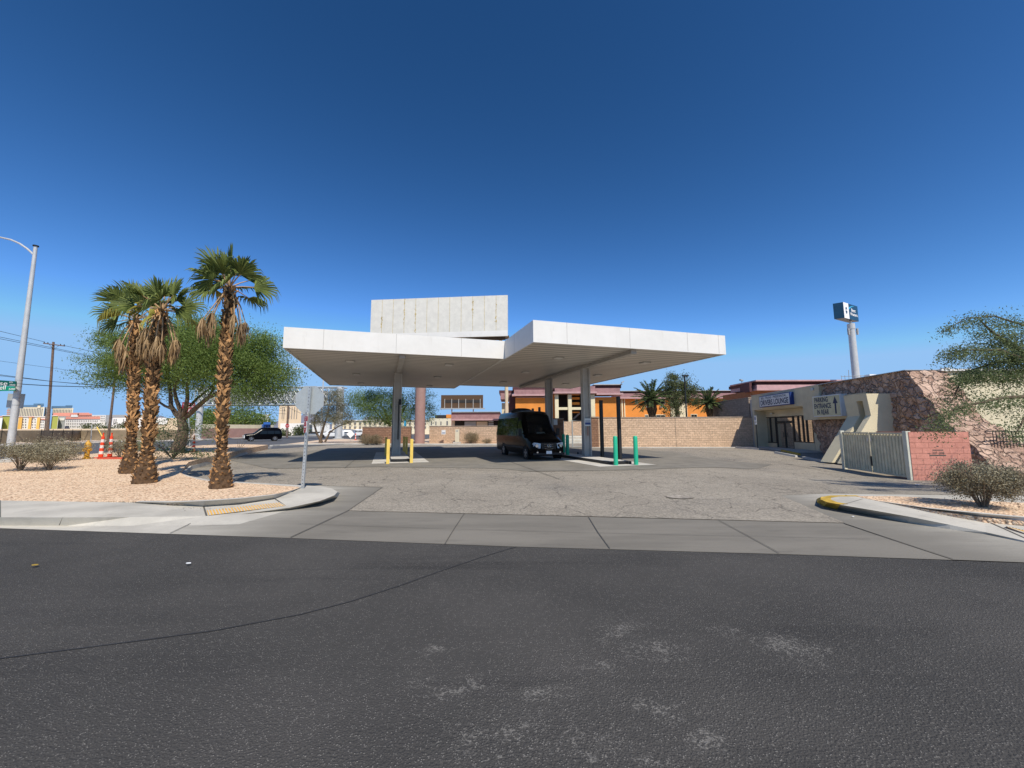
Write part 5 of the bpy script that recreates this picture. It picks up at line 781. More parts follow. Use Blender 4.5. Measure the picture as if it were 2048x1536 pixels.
# billboard on the mauve column
t = thing('billboard', 'blank white panelled billboard rising above the left canopy on a mauve column', 'billboard', W(839, 884, 48))
c = W(839, 884, 46.5); mb = MB(); mb.tube([(c.x, 46.5, 0), (c.x, 46.5, 9.8)], .58, 28); mb.build('column', 'mauvec', t, smooth=True)
A, Bq, Cq, D = W(740.5, 662, 44.), W(1015.5, 672, 42.5), W(1015.5, 590, 42.5), W(741, 596.5, 44.)
Cq.x = Bq.x; zb = Bq.z; A = Vector((A.x, 44, zb)); zt_ = Cq.z; d = (Vector((Bq.x, 42.5, 0))-Vector((A.x, 44, 0))); nq = Vector((-d.y, d.x, 0)).normalized(); mb = MB(); mb.prism([A, A+d, A+d+UP*(zt_-zb), A+UP*(zt_-zb)], nq*.25); fc = mb.build('face_panel', 'cement', t)
mb = MB(); mb.prism([A-nq*.03, A+d-nq*.03, A+d-nq*.03+UP*.62, A-nq*.03+UP*.62], -nq*.02); mb.build('lower_trim', 'white', t)
mb = MB()
for k in range(1, 12): q = A+d*(k/12)-nq*.004; mb.prism([q, q+d*.0022, q+d*.0022+UP*(zt_-zb), q+UP*(zt_-zb)], -nq*.004)
mb.build('panel_joint', 'rust', fc)
random.seed(3); mb = MB()
for k, (z0_, z1_) in {3: (.35, 1.), 4: (.1, .85), 11: (.3, .95), 1: (.3, .55), 9: (.4, .9)}.items():
    for j in range(16): q = A+d*(k/12+random.uniform(-.005, .005))-nq*.005+UP*(zt_-zb)*random.uniform(z0_, z1_); mb.prism([q+d*.004*math.cos(a)*random.uniform(.3, .9)+UP*.14*math.sin(a)*random.uniform(.3, 1) for a in np.linspace(0, 5.5, 7)], -nq*.003)
mb.build('rust_stain', 'rust', fc)
mb = MB(); mb.prism([A+nq*1.2, A+d+nq*1.2, A+d+nq*1.2+UP*.35, A+nq*1.2+UP*.35], nq*.3); mb.prism([A+d*.02+nq*.25, A+d*.04+nq*.25, A+d*.04+nq*.25+UP*.2, A+d*.02+nq*.25+UP*.2], nq*1.2); mb.prism([A+d*.93+nq*.25-UP*.25, A+d*.95+nq*.25-UP*.25, A+d*.95+nq*.25+UP*.2, A+d*.93+nq*.25+UP*.2], nq*1.2); mb.prism([A+d*.7+nq*.3-UP*.3, A+d*.98+nq*.3-UP*.3, A+d*.98+nq*.3, A+d*.7+nq*.3], nq*.3); mb.build('catwalk', 'rustc', t)
# brown billboard in the distance
t = thing('billboard', 'back of a brown slatted billboard standing behind the lower tan wall', 'billboard', W(924, 850, 90)); Yb = 90.
rects('slat_panel', 'rustc', t, [(882, 790, 966, 817)], Yb, .3); rects('dark_opening', 'bdark', t, [(889, 800, 963, 805.5)], Yb, .1, .06)
for x in (889, 903, 917, 931, 946, 960): rects('upright', 'fasc2', t, [(x, 798, x+1, 818)], Yb, .2, .15)
for x in (903, 946): rects('post', 'brown', t, [(x-.5, 815, x+1.2, 858)], Yb+.5, .3)
rects('catwalk', 'steel', t, [(881, 816.5, 970, 818.5)], Yb, .9, .8)
# ------------------------------------------------------------------ ENCLOSURE
gl_, gr_ = G(1690, 938.5), G(1823, 960.5); d = (gr_-gl_); d.z = 0; Lg = d.length; d.normalize(); n_ = Vector((-d.y, d.x, 0)); gz0 = -.27; ht_ = 1.8
if n_.x < 0: n_ = -n_
t = thing('bin_enclosure', 'refuse enclosure with grey corrugated gates and a pink block side wall', 'enclosure', (gl_.x, gl_.y, gz0))
for q, nm in ((gl_, 0), (gr_, 1)): w_ = .14 if nm == 0 else .2; mb = MB(); q = Vector((q.x, q.y, gz0)); mb.obox(q-d*w_/2-n_*.08, d*w_, n_*.16, UP*(ht_+.03)); mb.build('gate_post', 'gatep', t, bevel=.01)
for i in range(2):
    a0 = gl_+d*(.12+i*(Lg-.2)/2); wd_ = (Lg-.3)/2; a0.z = gz0+.1; mb = MB(); V = []; Fc = []; nr = int(wd_/.2)*4; 
    xs_ = []; x_ = 0.
    while x_ < wd_-.2: xs_ += [(x_, 0.), (x_+.115, 0.), (x_+.13, .075), (x_+.17, .075), (x_+.185, 0.)]; x_ += .185
    xs_.append((wd_, 0.)); nr = len(xs_)-1
    for a_x, o_ in xs_: p = a0+d*a_x+n_*o_; V += [p, p+UP*(ht_-.16)]
    for k in range(nr): Fc.append((2*k, 2*k+2, 2*k+3, 2*k+1))
    mb.add(V, Fc); lf = mb.build('gate_leaf', 'gate', t); mb = MB()
    mb.obox(a0-n_*.05-UP*.02, d*wd_, n_*.05, UP*.07); mb.obox(a0-n_*.05+UP*(ht_-.2), d*wd_, n_*.05, UP*.07); mb.obox(a0-n_*.05, d*.05, n_*.05, UP*(ht_-.16)); mb.obox(a0-n_*.05+d*(wd_-.05), d*.05, n_*.05, UP*(ht_-.16)); mb.build('frame', 'gate', lf)
    mb = MB(); q = a0+d*(wd_-.12 if i == 0 else .06)-n_*.06+UP*1.28; mb.obox(q, d*.07, -n_*.004, UP*.16); mb.build('reflector', 'conew', lf)
q = gl_+d*(Lg/2); mb = MB(); mb.obox(Vector((q.x, q.y, gz0+.35))-n_*.09, d*.05, n_*.05, UP*.4); mb.build('latch', 'black', t)
pe = Vector((W(1942, 930, gr_.y-.3).x, gr_.y-.35, 0)); pa = gr_+d*.12; pa.z = 0
mb = MB(); pd = (pe-pa); mb.prism([pa+UP*gz0, pe+UP*gz0, pe+UP*(gz0+ht_), pa+UP*(gz0+ht_)], Vector((0, .2, 0))); mb.prism([pe+Vector((-.2, .2, gz0)), pe+Vector((0, .2, gz0)), pe+Vector((0, .2, gz0+ht_-.005)), pe+Vector((-.2, .2, gz0+ht_-.005))], Vector((0, 3.4, 0))); mb.build('block_wall', 'pink', t)
rr_ = pd.normalized(); q = pa+rr_*.72+UP*(gz0+.98)-Vector((0, .002, 0)); text('lettering', '207-208', 'joint', t, q, rr_, UP, .085, .4); text('lettering', 'NO.', 'joint', t, q-rr_*.16, rr_, UP, .04, .11); mb = MB(); mb.obox(q-rr_*.1-UP*.07+Vector((0, -.003, 0)), rr_*.55, (0, .004, 0), UP*.045); mb.obox(q+rr_*.02+UP*.13+Vector((0, -.003, 0)), rr_*.36, (0, .004, 0), UP*.035); mb.obox(q+rr_*.17+UP*.27+Vector((0, -.003, 0)), rr_*.07, (0, .004, 0), UP*.04); mb.build('stencil_bar', 'joint', t)
# picket fence right
t = thing('picket_fence', 'dark metal picket fence against the cream wall at the right edge', 'fence', (23, 19, -.3)); Yf = 17.5; xs = np.arange(W(1990, 900, Yf).x, 26.5, .14); mb = MB()
for x in xs: mb.box(x, x+.02, Yf, Yf+.02, -.3, 1.5)
mb.build('pickets', 'black', t); mb = MB(); [mb.box(xs[0]-.3, xs[-1], Yf-.01, Yf+.03, z, z+.04) for z in (-.1, 1.25, 1.5)]; mb.build('rails', 'black', t)
# ------------------------------------------------------------------ MOTEL behind the wall
t = thing('motel', 'two storey orange motel with mauve parapets and cream posts behind the tan wall', 'building', W(1150, 860, 60)); Y = 58.
each('wall', 'orange', t, [(1031, 795, 1093, 862), (1187.5, 794, 1233, 862), (1093, 790, 1109, 862)], Y, 8., 0.); rects('wall', 'orange', t, [(1233, 796, 1500, 862)], 66, 8.)
rects('side_wall', 'dmaroon', t, [(1018, 790, 1031, 862)], Y+1, 6.); rects('recess', 'bdark', t, [(1109, 788, 1187.5, 862)], Y+2.4, .3); rects('side_wall', 'stucco2', t, [(1003.5, 806, 1018, 862)], Y+3, 6.)  # dark maroon side wall carries the shade of the left recess in its colour
rects('parapet', 'maroon', t, [(1028, 780, 1093, 789)], Y, 6., .5); rects('parapet', 'maroon', t, [(1108, 774, 1187, 785)], Y, 6., 1.2); rects('parapet', 'maroon', t, [(1187.5, 777, 1238, 787)], Y, 6., .6); rects('parapet', 'maroon', t, [(1238.5, 787, 1480, 794)], 66, 6., .5); rects('parapet', 'maroon', t, [(1001, 787, 1027, 799)], Y+2.5, 6., .6)
rects('cornice_lip', 'maroon2', t, [(1024, 789, 1094, 792.5)], Y, 2., .8); rects('cornice_lip', 'maroon2', t, [(1104.5, 785, 1190, 788.5)], Y, 2., 1.5); rects('cornice_lip', 'maroon2', t, [(1190.5, 787, 1243, 790.5)], Y, 2., .9); rects('cornice_lip', 'maroon2', t, [(1238, 794, 1484, 797.5)], 66, 2., .8)
rects('dark_frieze', 'dmaroon', t, [(1025, 774.5, 1107, 780)], Y+.2, 6., .3); rects('dark_frieze', 'dmaroon', t, [(1187.5, 770.8, 1240.5, 777)], Y+.2, 6., .5); rects('dark_frieze', 'dmaroon', t, [(1240, 782.5, 1482, 787)], 66.2, 6., .3); rects('dark_frieze', 'dmaroon', t, [(998.5, 781.5, 1027, 787)], Y+2.7, 6., .7)
rects('roof_edge', 'fasc2', t, [(1186, 769.3, 1242, 770.8)], Y, 6., .7); rects('roof_edge', 'fasc2', t, [(1240, 781.5, 1483, 782.5)], 66, 6., .5)
each('post', 'creamp', t, [(1109, 790, 1116, 862), (1135, 790, 1142, 862), (1180, 790, 1188, 862)], Y, .7, .9); rects('floor_slab', 'creamp', t, [(1116, 815, 1180, 820)], Y, .6, .75)
each('balcony_panel', 'orange', t, [(1142, 788.5, 1159, 790.5), (1142, 794.5, 1159, 799), (1142, 804.5, 1159, 809.5), (1142, 824, 1159, 826)], Y+.4, .2)
mb = MB(); mb.prism([W(1145, 838, Y+1), W(1160, 824, Y+1), W(1160, 828, Y+1), W(1149, 838, Y+1)], (0, .6, 0)); mb.build('stair', 'bgrey', t)
each('pilaster', 'creamp', t, [(1236, 798, 1241, 862), (1243, 798, 1245.5, 862), (1248, 798, 1250, 862), (1341, 800, 1374, 862), (1452, 799, 1466, 862)], 66, .3, .25)
for r in ((1288, 797.5, 1298, 809), (1312, 797.5, 1330, 809), (1400, 797.5, 1412, 808), (1270, 798, 1276, 809), (1290, 829, 1297, 862), (1312, 829, 1331, 862), (1382, 828, 1395, 862), (1437, 828, 1447, 862)):
    w_ = rects('window', 'creamp', t, [r], 66, .1, .06); x0, y0, x1, y1 = r; rects('pane', 'gl', w_, [(x0+1, y0+1.2, (x0+x1)/2-.3, y1-1.2), ((x0+x1)/2+.3, y0+1.2, x1-1, y1-1.2)], 66, .05, .09)
each('wall_unit', 'bgrey', t, [(1292, 812, 1297, 816), (1420, 812, 1425, 816), (1319, 812, 1324, 815)], 66, .3, .3)
mb = MB(); q = W(1240, 769, Y-.8); mb.tube([q, q+Vector((.3, 0, .25))], .04, 5); mb.obox(q+Vector((.2, -.2, .2)), (.35, 0, .15), (0, .3, 0), (0, 0, .15)); mb.build('floodlight', 'bgrey', t)
mb = MB(); q = W(1483, 765, 49.5); mb.tube([q, q+Vector((.1, 0, .3))], .04, 5); mb.obox(q+Vector((-.2, -.2, .25)), (.35, 0, -.1), (0, .3, 0), (0, 0, .15)); mb.build('floodlight', 'bgrey', t)
t = thing('motel_wing', 'nearer motel wing with mauve parapet showing above the lounge building roof', 'building', W(1590, 860, 50)); Y = 50.
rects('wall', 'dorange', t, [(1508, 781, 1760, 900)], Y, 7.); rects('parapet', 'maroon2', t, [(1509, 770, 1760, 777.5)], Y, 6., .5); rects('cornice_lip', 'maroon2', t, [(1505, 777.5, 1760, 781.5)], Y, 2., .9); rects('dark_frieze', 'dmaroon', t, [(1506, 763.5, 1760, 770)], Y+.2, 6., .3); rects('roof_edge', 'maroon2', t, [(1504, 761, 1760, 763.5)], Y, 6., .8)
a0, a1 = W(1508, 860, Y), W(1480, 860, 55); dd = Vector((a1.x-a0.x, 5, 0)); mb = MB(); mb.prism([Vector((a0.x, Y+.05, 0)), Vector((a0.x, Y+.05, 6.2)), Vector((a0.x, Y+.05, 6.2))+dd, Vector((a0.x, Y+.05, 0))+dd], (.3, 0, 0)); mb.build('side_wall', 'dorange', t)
mb = MB(); q = Vector((a0.x-.3, Y-.2, 6.2)); mb.prism([q, q+UP*1.15, q+UP*1.15+dd, q+dd], (.3, 0, 0)); mb.build('side_parapet', 'dmaroon', t)  # darker maroon than the front parapet paints shade on the left-facing side
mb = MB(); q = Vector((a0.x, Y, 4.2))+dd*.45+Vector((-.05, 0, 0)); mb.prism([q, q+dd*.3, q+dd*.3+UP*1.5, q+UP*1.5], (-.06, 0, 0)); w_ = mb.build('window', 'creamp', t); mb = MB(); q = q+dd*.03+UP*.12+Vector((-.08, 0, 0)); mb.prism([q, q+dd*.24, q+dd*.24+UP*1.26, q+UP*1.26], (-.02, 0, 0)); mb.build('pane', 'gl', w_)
t = thing('low_building', 'long low building with a mauve fascia left of the van', 'building', W(945, 860, 70)); Y = 70.
rects('fascia', 'maroon', t, [(904, 829.5, 1000, 838)], Y, 8., .8); rects('fascia_lip', 'maroon2', t, [(903, 838, 1000, 841)], Y, 2., 1.); rects('dark_frieze', 'dmaroon', t, [(904, 825, 1000, 829.5)], Y, 8., .6); rects('roof_edge', 'bgrey', t, [(903, 823.5, 1000, 825)], Y, 8., .7); rects('recess', 'bdark', t, [(906, 841, 1000, 862)], Y+2, .3)
rects('screen_panel', 'bgrey', t, [(929, 843, 952, 862)], Y, .2); rects('white_panel', 'tanw', t, [(953, 843, 975, 862)], Y, .2); each('shutter', 'bwhite', t, [(977, 843, 987, 844.5), (977, 847, 987, 848.5), (977, 850, 987, 855)], Y, .2); rects('post', 'tanw', t, [(904, 841, 909, 862)], Y, .3)
t = thing('small_shed', 'small building with an orange wall end beside the low mauve building', 'building', W(890, 850, 120)); rects('wall', 'bdark', t, [(870, 830, 893, 836)], 120, 5); rects('end_wall', 'orange', t, [(893, 829, 903, 836)], 120, 5, .5)
t = thing('pale_building', 'pale cream building seen over the lower tan wall', 'building', W(880, 850, 130)); rects('wall', 'bcream', t, [(858, 836, 905, 866)], 130, 12); each('window', 'bwin', t, [(862, 843, 864, 850), (871, 843, 873, 850), (881, 843, 883, 850), (893, 842, 896, 850)], 130, .2, .1)
# bare trunk palm, feather palms, pine
q = W(1013, 772, 52); qb = Vector((q.x, 52, 0)); t = thing('bare_palm_trunk', 'bare pale palm trunk in front of the motel left end', 'palm tree', qb); mb = MB(); random.seed(2); mb.tube([qb.lerp(Vector((q.x, 52, q.z+1.5)), k/12) for k in range(13)], [random.uniform(.18, .28) for _ in range(13)], 9); mb.build('trunk', 'tanw', t)
def fpalm(px, py, Y, R, tr, label, seed, nf=34):
    random.seed(seed); c = W(px, py, Y); b = Vector((c.x, Y, 0)); t = thing('date_palm', label, 'palm tree', b, group='feather palms in front of the motel'); mb = MB(); n = 9
    mb.tube([b.lerp(c, k/n) for k in range(n+1)], [tr*(1.0+.15*(k % 2)+(.3 if k > 6 else 0)) for k in range(n+1)], 10); mb.build('trunk', 'fibre', t); P = []; D = []; mb = MB()
    for i in range(nf):
        az = 2.399*i; el = R_(82-100*(i/nf)); o_ = Vector((math.cos(az), math.sin(az), 0)); d = o_*math.cos(el)+UP*math.sin(el); prev = c; pts = [c]
        for k in range(1, 9): d = (d-UP*.085).normalized(); prev = prev+d*R/8; pts.append(prev)
        mb.tube(pts, [.04, .035, .03, .03, .025, .02, .015, .01, .005], 4)
        sd = d.cross(UP).normalized()
        for k in range(46):
            f_ = .12+.88*k/46; x = f_*8; j = min(int(x), 7); p = pts[j].lerp(pts[j+1], x-j); 
            for s_ in (-1, 1): dr = (sd*s_+(pts[j+1]-pts[j]).normalized()*.8-UP*.25).normalized(); P.append(p+dr*.16*R/2); D.append(dr)
    mb.build('midribs', 'frond', t); leaves('crown', np.array([p[:] for p in P]), R*.2, 'cpalm', t, .16, D=np.array([d_[:] for d_ in D])*2); return t
fpalm(1303, 800, 42, 2.15, .38, 'larger feather palm with thick trunk rising behind the tan wall', 3); fpalm(1418, 806, 43, 1.75, .25, 'smaller feather palm at the right behind the tan wall', 5); fpalm(1225, 832, 45, .9, .12, 'little palm tuft peeping over the tan wall', 7) if 0 else None
c = W(1356, 800, 46); f = lambda px, py, dy=0: W(px, py, 46+dy); random.seed(8)
tree('pine', Vector((c.x, 46, 0)), 'bushy dark pine tree between the two feather palms', [([Vector((c.x, 46, 0)), f(1354, 820), f(1352, 790), f(1350, 762)], [.3, .25, .16, .05]), ([f(1354, 815), f(1372, 795), f(1380, 780)], [.14, .1, .04]), ([f(1353, 812), f(1338, 796), f(1332, 785)], [.12, .08, .03])], [(f(1353, 763), (1.5, 1.3, .95), 22, 2400, .7), (f(1373, 778), (1.1, 1., .75), 18, 1600, .6), (f(1335, 784), (.9, .9, .7), 12, 1200, .5), (f(1356, 795), (1.5, 1.2, 1.0), 18, 1700, .6), (f(1384, 798), (.9, .8, .8), 12, 900, .5), (f(1345, 822), (1.2, 1., 1.0), 14, 800, .5)], 'leafd', .17, asp=.4, nlow=1.8)
b = W(1374, 850, 40); b.z = 0; t = thing('lamp_post', 'slim black lamp post rising behind the tan wall beside the pine', 'lamp post', b); z = W(1370, 752, 40).z; mb = MB(); mb.tube([b, Vector((b.x, 40, z))], [.09, .07], 8); mb.build('pole', 'black', t); mb = MB(); mb.box(b.x-.18, b.x+.35, 39.8, 40.2, z-.05, z+.1); mb.build('lamp_head', 'black', t)
# tall hotel sign
Yb = 47.; p0 = W(1712.5, 760, Yb); p1 = W(1702, 652, Yb); q = Vector((p0.x, Yb, 0)); t = thing('pylon_sign', 'tall white pole with a dark blue hotel sign box on top', 'sign', q); x1 = p1.x
mb = MB(); mb.tube([q, Vector((x1, Yb, p1.z))], [.42, .34], 24); mb.build('pole', 'lamp', t, smooth=True); mb = MB(); mb.tube([(x1, Yb, p1.z-.4), (x1, Yb, p1.z+.25)], .38, 20); mb.tube([(x1, Yb, p1.z+.2), (x1, Yb, p1.z+.7)], .12, 12); mb.build('collar', 'lamp', t)
mb = MB(); 
for s_ in (-.6, .45): mb.box(x1+s_, x1+s_+.14, Yb-.3, Yb-.1, p1.z-1.1, p1.z-.35); mb.tube([(x1+s_+.1, Yb-.2, p1.z-.7), (x1, Yb-.2, p1.z-.7)], .03, 5)
mb.build('antenna', 'bgrey', t)
fc_a, fc_b = W(1693, 630, 46.), W(1717.5, 641, 47.); A = Vector((fc_a.x-.75, 46., 0)); bx = Vector((W(1688.5, 630, 45.6).x, 45.6, W(1688.5, 635.5, 45.6).z)); ex = Vector((W(1717.5, 640, 47.3).x, 47.3, bx.z)); dr = ex-bx; sd = Vector((-1.15, 1.0, 0))*.62; hh = W(1688.5, 604, 45.6).z-bx.z
mb = MB(); mb.obox(bx, dr, sd, UP*hh); mb.build('sign_box', 'bwblue', t, bevel=.02); nq = dr.cross(UP).normalized(); nq = nq if nq.y < 0 else -nq; r_ = dr.normalized(); L_ = dr.length
mb = MB(); mb.obox(bx+nq*.012, dr*.34, -nq*.01, UP*hh); mb.build('white_panel', 'letter', t); cc = bx+dr*.17+UP*hh*.52+nq*.016; mb = MB(); mb.prism([cc+r_*.21*math.cos(a)+UP*.42*math.sin(a)*1.0 for a in np.linspace(0, 6.283, 29)[:-1]], nq*.01); mb.build('round_emblem', 'bwblue', t); mb = MB(); mb.obox(cc-r_*.21-UP*.08+nq*.012, r_*.42, nq*.004, UP*.2); mb.build('emblem_band', 'letter', t); text('lettering', 'BW', 'bwblue', t, cc-r_*.15-UP*.05+nq*.017, r_, UP, .14, .3)
text('lettering', 'Best', 'letter', t, bx+dr*.52+UP*hh*.53+nq*.01, r_, UP, hh*.2, L_*.3, bold=.02); text('lettering', 'Western.', 'letter', t, bx+dr*.42+UP*hh*.27+nq*.01, r_, UP, hh*.2, L_*.54, bold=.02)
mb = MB(); P1 = [bx+dr*(.345+.4*k/10)+UP*hh*(.74+.19*math.sin(math.pi*.5*k/10))+nq*.012 for k in range(11)]; P2 = [bx+dr*(.345+.4*k/10)+UP*hh*(.60+.31*math.sin(math.pi*.5*k/10))+nq*.012 for k in range(11)]
for k in range(10): mb.add([P2[k], P2[k+1], P1[k+1], P1[k]], [(0, 1, 2, 3)])
mb.build('swoosh', 'cyan', t)
t = thing('roof_equipment', 'rooftop railing and white vent boxes beside the tall sign pole', 'roof equipment', fv(27, ZT)); mb = MB()
for x in (1683, 1690, 1698, 1708, 1722, 1735): q = W(x, 757, 38); mb.tube([q-UP*1.5, q+UP*.3], .025, 4)
mb.tube([W(1683, 753, 38), W(1735, 751, 38)], .025, 4); q = W(1697, 756, 38); mb.tube([q-UP*1, W(1697, 740, 38)], .03, 4); mb.build('railing', 'bgrey', t)
mb = MB(); q = W(1747, 750, 26); mb.box(q.x-.25, q.x+.2, 26, 26.4, ZT-.3, q.z+.05); mb.build('vent_box', 'letter', t)
# ------------------------------------------------------------------ LEFT AND FAR BACKGROUND
fp = [G(-420, 903), G(-150, 894), G(0, 889.8), G(80, 887.3), G(160, 882.5), G(254, 882.2), G(330, 881), G(392, 879.8)]
t = thing('construction_fence', 'long construction fence with sagging brown windscreen fabric across the road', 'fence', fp[2]); mb = MB(); pm = MB(); random.seed(9); cur = []
for i in range(len(fp)-1):
    a, b_ = fp[i], fp[i+1]; m_ = max(1, int((b_-a).length/3.0)); cur += [a.lerp(b_, k/m_) for k in range(m_)]
cur.append(fp[-1])
for i, p in enumerate(cur): pm.tube([p, p+UP*1.95], .035, 5)
V = []; Fc = []; rows = 7; cols = 0
for i in range(len(cur)-1):
    for k in range(6):
        f_ = k/6; p = cur[i].lerp(cur[i+1], f_); bl = math.sin(math.pi*f_); ph_ = random.uniform(-.06, .06)
        for r_ in range(rows): z = .08+1.72*r_/(rows-1); V.append(p+Vector((0, -.05+.28*bl*math.sin(math.pi*r_/(rows-1))*(.5+.5*math.sin(i*1.7))+ph_*.7*(1-r_/rows), z+.10*bl*(r_ == 0)*(1+math.sin(i*2.1)))))
        cols += 1
for c_ in range(cols-1):
    for r_ in range(rows-1): Fc.append((c_*rows+r_, (c_+1)*rows+r_, (c_+1)*rows+r_+1, c_*rows+r_+1))
mb.add(V, Fc); mb.build('fabric_screen', 'mesh', t, smooth=True); pm.build('posts', 'black', t)
def rectx(name, m, parent, L, Y, t=.3, front=0.):
    mb = MB()
    for x0, y0, x1, y1 in L:
        a = W(x0, (y0+y1)/2, Y-front); b = W(x1, (y0+y1)/2, Y-front); zt = W((x0+x1)/2, y0, Y-front).z; zb = W((x0+x1)/2, y1, Y-front).z; r_ = (a.x+b.x)/2/Y; mb.obox((a.x, a.y, zb), (b.x-a.x, 0, 0), (r_*t, t, 0), UP*(zt-zb))
    return mb.build(name, m, parent)
def eachx(name, m, parent, L, Y, t=.1, front=.05): return [rectx(name, m, parent, [r], Y, t, front) for r in L]
def farb(name, label, px0, px1, ytop, ybase, Y, m, wins=None, roof=None, depth=20, ang=0., wm='bwin', extra=None):
    t = thing(name, label, 'building', W((px0+px1)/2, ybase, Y)); rectx('wall', m, t, [(px0, ytop, px1, ybase)], Y, depth)
    if roof: rectx('roof', roof[0], t, [(px0-roof[2], ytop-roof[1], px1+roof[2], ytop)], Y, depth, .5)
    if wins: eachx('window', wm, t, wins, Y, .4, .35)
    if extra:
        for (n_, m_, L) in extra: eachx(n_, m_, t, L, Y, depth*.8, .8)
    return t
Yf = 600
farb('hotel_tower', 'cream casino hotel tower with blue roof, left wing behind the utility pole', 20, 86, 814, 862, Yf, 'bcream', [(x, 817, x+1.3, 834) for x in np.arange(38, 86, 3.2)], ('broof', 4, 0), extra=[('gable', 'broof', [(67, 807, 88, 811)]), ('gable_front', 'bcream', [(75, 809.5, 81, 816)])])
farb('hotel_tower', 'cream casino hotel tower with blue roof, right wing ending in a sunlit corner', 103, 144, 816, 862, Yf+20, 'bcream', [(x, 819, x+1.2, 832) for x in np.arange(105, 143, 3)], ('broof', 4, 0), extra=[('gable', 'broof', [(131, 810.5, 145, 813)])])
farb('hotel_shaded_side', 'grey block painted as the shaded side of the cream tower left wing', 87, 97, 814, 862, Yf+6, 'bgrey', None, None); farb('hotel_shaded_side', 'narrow grey block painted as the shaded side at the far left of the cream tower', 12, 19.5, 816, 862, Yf+8, 'bgrey', [(13, 820, 19, 821), (13, 824, 19, 825), (13, 828, 19, 829)], wm='coral')  # grey stands in for shade on the side faces of the cream tower
farb('apartment_block', 'white apartment block with yellow orange bays behind the construction fence', 34, 91, 834, 862, 300, 'bwhite', [(x, y, x+1.8, y+1.8) for x in (45, 50, 64, 69, 81, 85) for y in (838, 843, 848.5, 853.5)], ('bwhite', 1.5, 1), extra=[('bay', 'byel', [(36, 835, 43.5, 860), (56.5, 835, 62, 860), (73, 835, 79, 860)]), ('cornice', 'coral', [(38, 833.2, 45, 834.5), (56, 833.2, 68, 834.5), (82, 837.5, 100, 839)])])
farb('green_block', 'olive green apartment end block at the far left edge', 4, 21, 832, 862, 290, 'olive', None, ('bwhite', 1.2, 0)); farb('green_block', 'olive green apartment end block right of the utility pole', 104, 115, 832, 862, 290, 'olive', None, ('bwhite', 1., 0)); farb('pink_house', 'pale pink low house end at the left picture edge', -10, 3.5, 834, 862, 285, 'bwhite', None, ('coral', 1.5, 1))
farb('glass_block', 'dark glazed block between the green block and the coral roofed hotel', 115.5, 130, 833, 862, 295, 'bgrey', [(117.5, 835.5, 129, 841)], wm='bwhite')
farb('roofed_hotel', 'white hotel with stepped coral tile roofs behind the construction fence', 130, 199, 838, 862, 320, 'bwhite', [(x, y, x+1., y+2.4) for x in np.arange(133, 197, 3.6) for y in (840.5, 846, 851.5)], ('coral', 5, 1.5), extra=[('upper_wall', 'bwhite', [(142, 829.5, 156, 834)]), ('upper_roof', 'coral', [(140, 826, 158, 829.5), (155, 827, 184, 831)])])
farb('long_roof_block', 'distant block with a long coral roof behind the utility pole', 108, 176, 832, 862, 420, 'bwhite', None, ('coral', 6.5, 2), extra=None); farb('white_block', 'plain white distant hotel with rows of dark windows', 175, 210, 830, 862, 450, 'bwhite', [(x, y, x+1.1, y+1.6) for x in np.arange(177, 208, 2.8) for y in (831.5, 836, 840.5)])
farb('grey_block', 'grey distant building left of the palm trunks', 210, 224, 830, 862, 440, 'bgrey'); farb('dark_roof_building', 'distant building with dark roof seen between the palm trunks', 224, 300, 834, 862, 430, 'bwhite', [(x, 838, x+1.4, 848) for x in (227, 231, 246, 251, 285, 291)], ('bgrey', 4.5, 0)); farb('tan_block', 'tan and white distant building left of the leaning tree trunk', 306, 356, 836, 862, 400, 'tanw', [(x, 838, x+.9, 846) for x in (313, 318, 323, 328)], extra=[('white_wing', 'bwhite', [(306, 835.5, 335, 849)])])
farb('hotel_tower', 'tall tan hotel tower showing left of the stop sign', 557, 602, 811, 870, 500, 'tanw', [(x, 814, x+1.2, 838) for x in (564, 567.5, 578, 583, 588, 593)], ('tanw', 2.5, -6)); farb('hotel_tower', 'pale slim hotel tower far away beside the round green trees', 518, 537, 829, 870, 700, 'bwhite', [(x, 831, x+.7, 845) for x in (521, 525, 529, 533)])
farb('louvred_building', 'white low building with black louvre grids behind the stop sign', 560, 659, 846.5, 872, 135, 'bwhite', [(x, y, x+6, y+1) for x in (602, 612, 618.5) for y in (849, 852, 855, 858.5, 861)]+[(590, 863.5, 655, 866.5)], wm='bdark')
farb('office_building', 'long pale building with window bays behind the palo verde tree', 664, 870, 841, 870, 150, 'bcream', [(x, y, x+4, y+3.5) for x in np.arange(668, 860, 10) for y in (845, 852.5)], ('bwhite', 1.2, .5)); farb('sky_blue_panel', 'bright blue panel building end seen right of the left canopy column', 808, 813, 839.5, 853, 110, 'cyan')
farb('far_low_wall', 'pale block wall beyond the construction fence', -60, 400, 857.5, 863, 110, 'tanw', depth=.4); farb('tarp_trailer', 'blue tarp covered trailer left of the tall tan hotel tower', 523, 541, 849, 867.5, 92, 'tarp', [(524.5, 851, 525.2, 866), (531, 851, 531.7, 866), (537.5, 851, 538.2, 866)], extra=[('upper_load', 'tarp', [(527, 844.5, 541, 849)])], depth=3)
for o in bpy.data.objects:
    if o.get('label', '').startswith('pale block wall beyond'): o['category'] = 'wall'
    if o.get('label', '').startswith('blue tarp'): o['category'] = 'trailer'
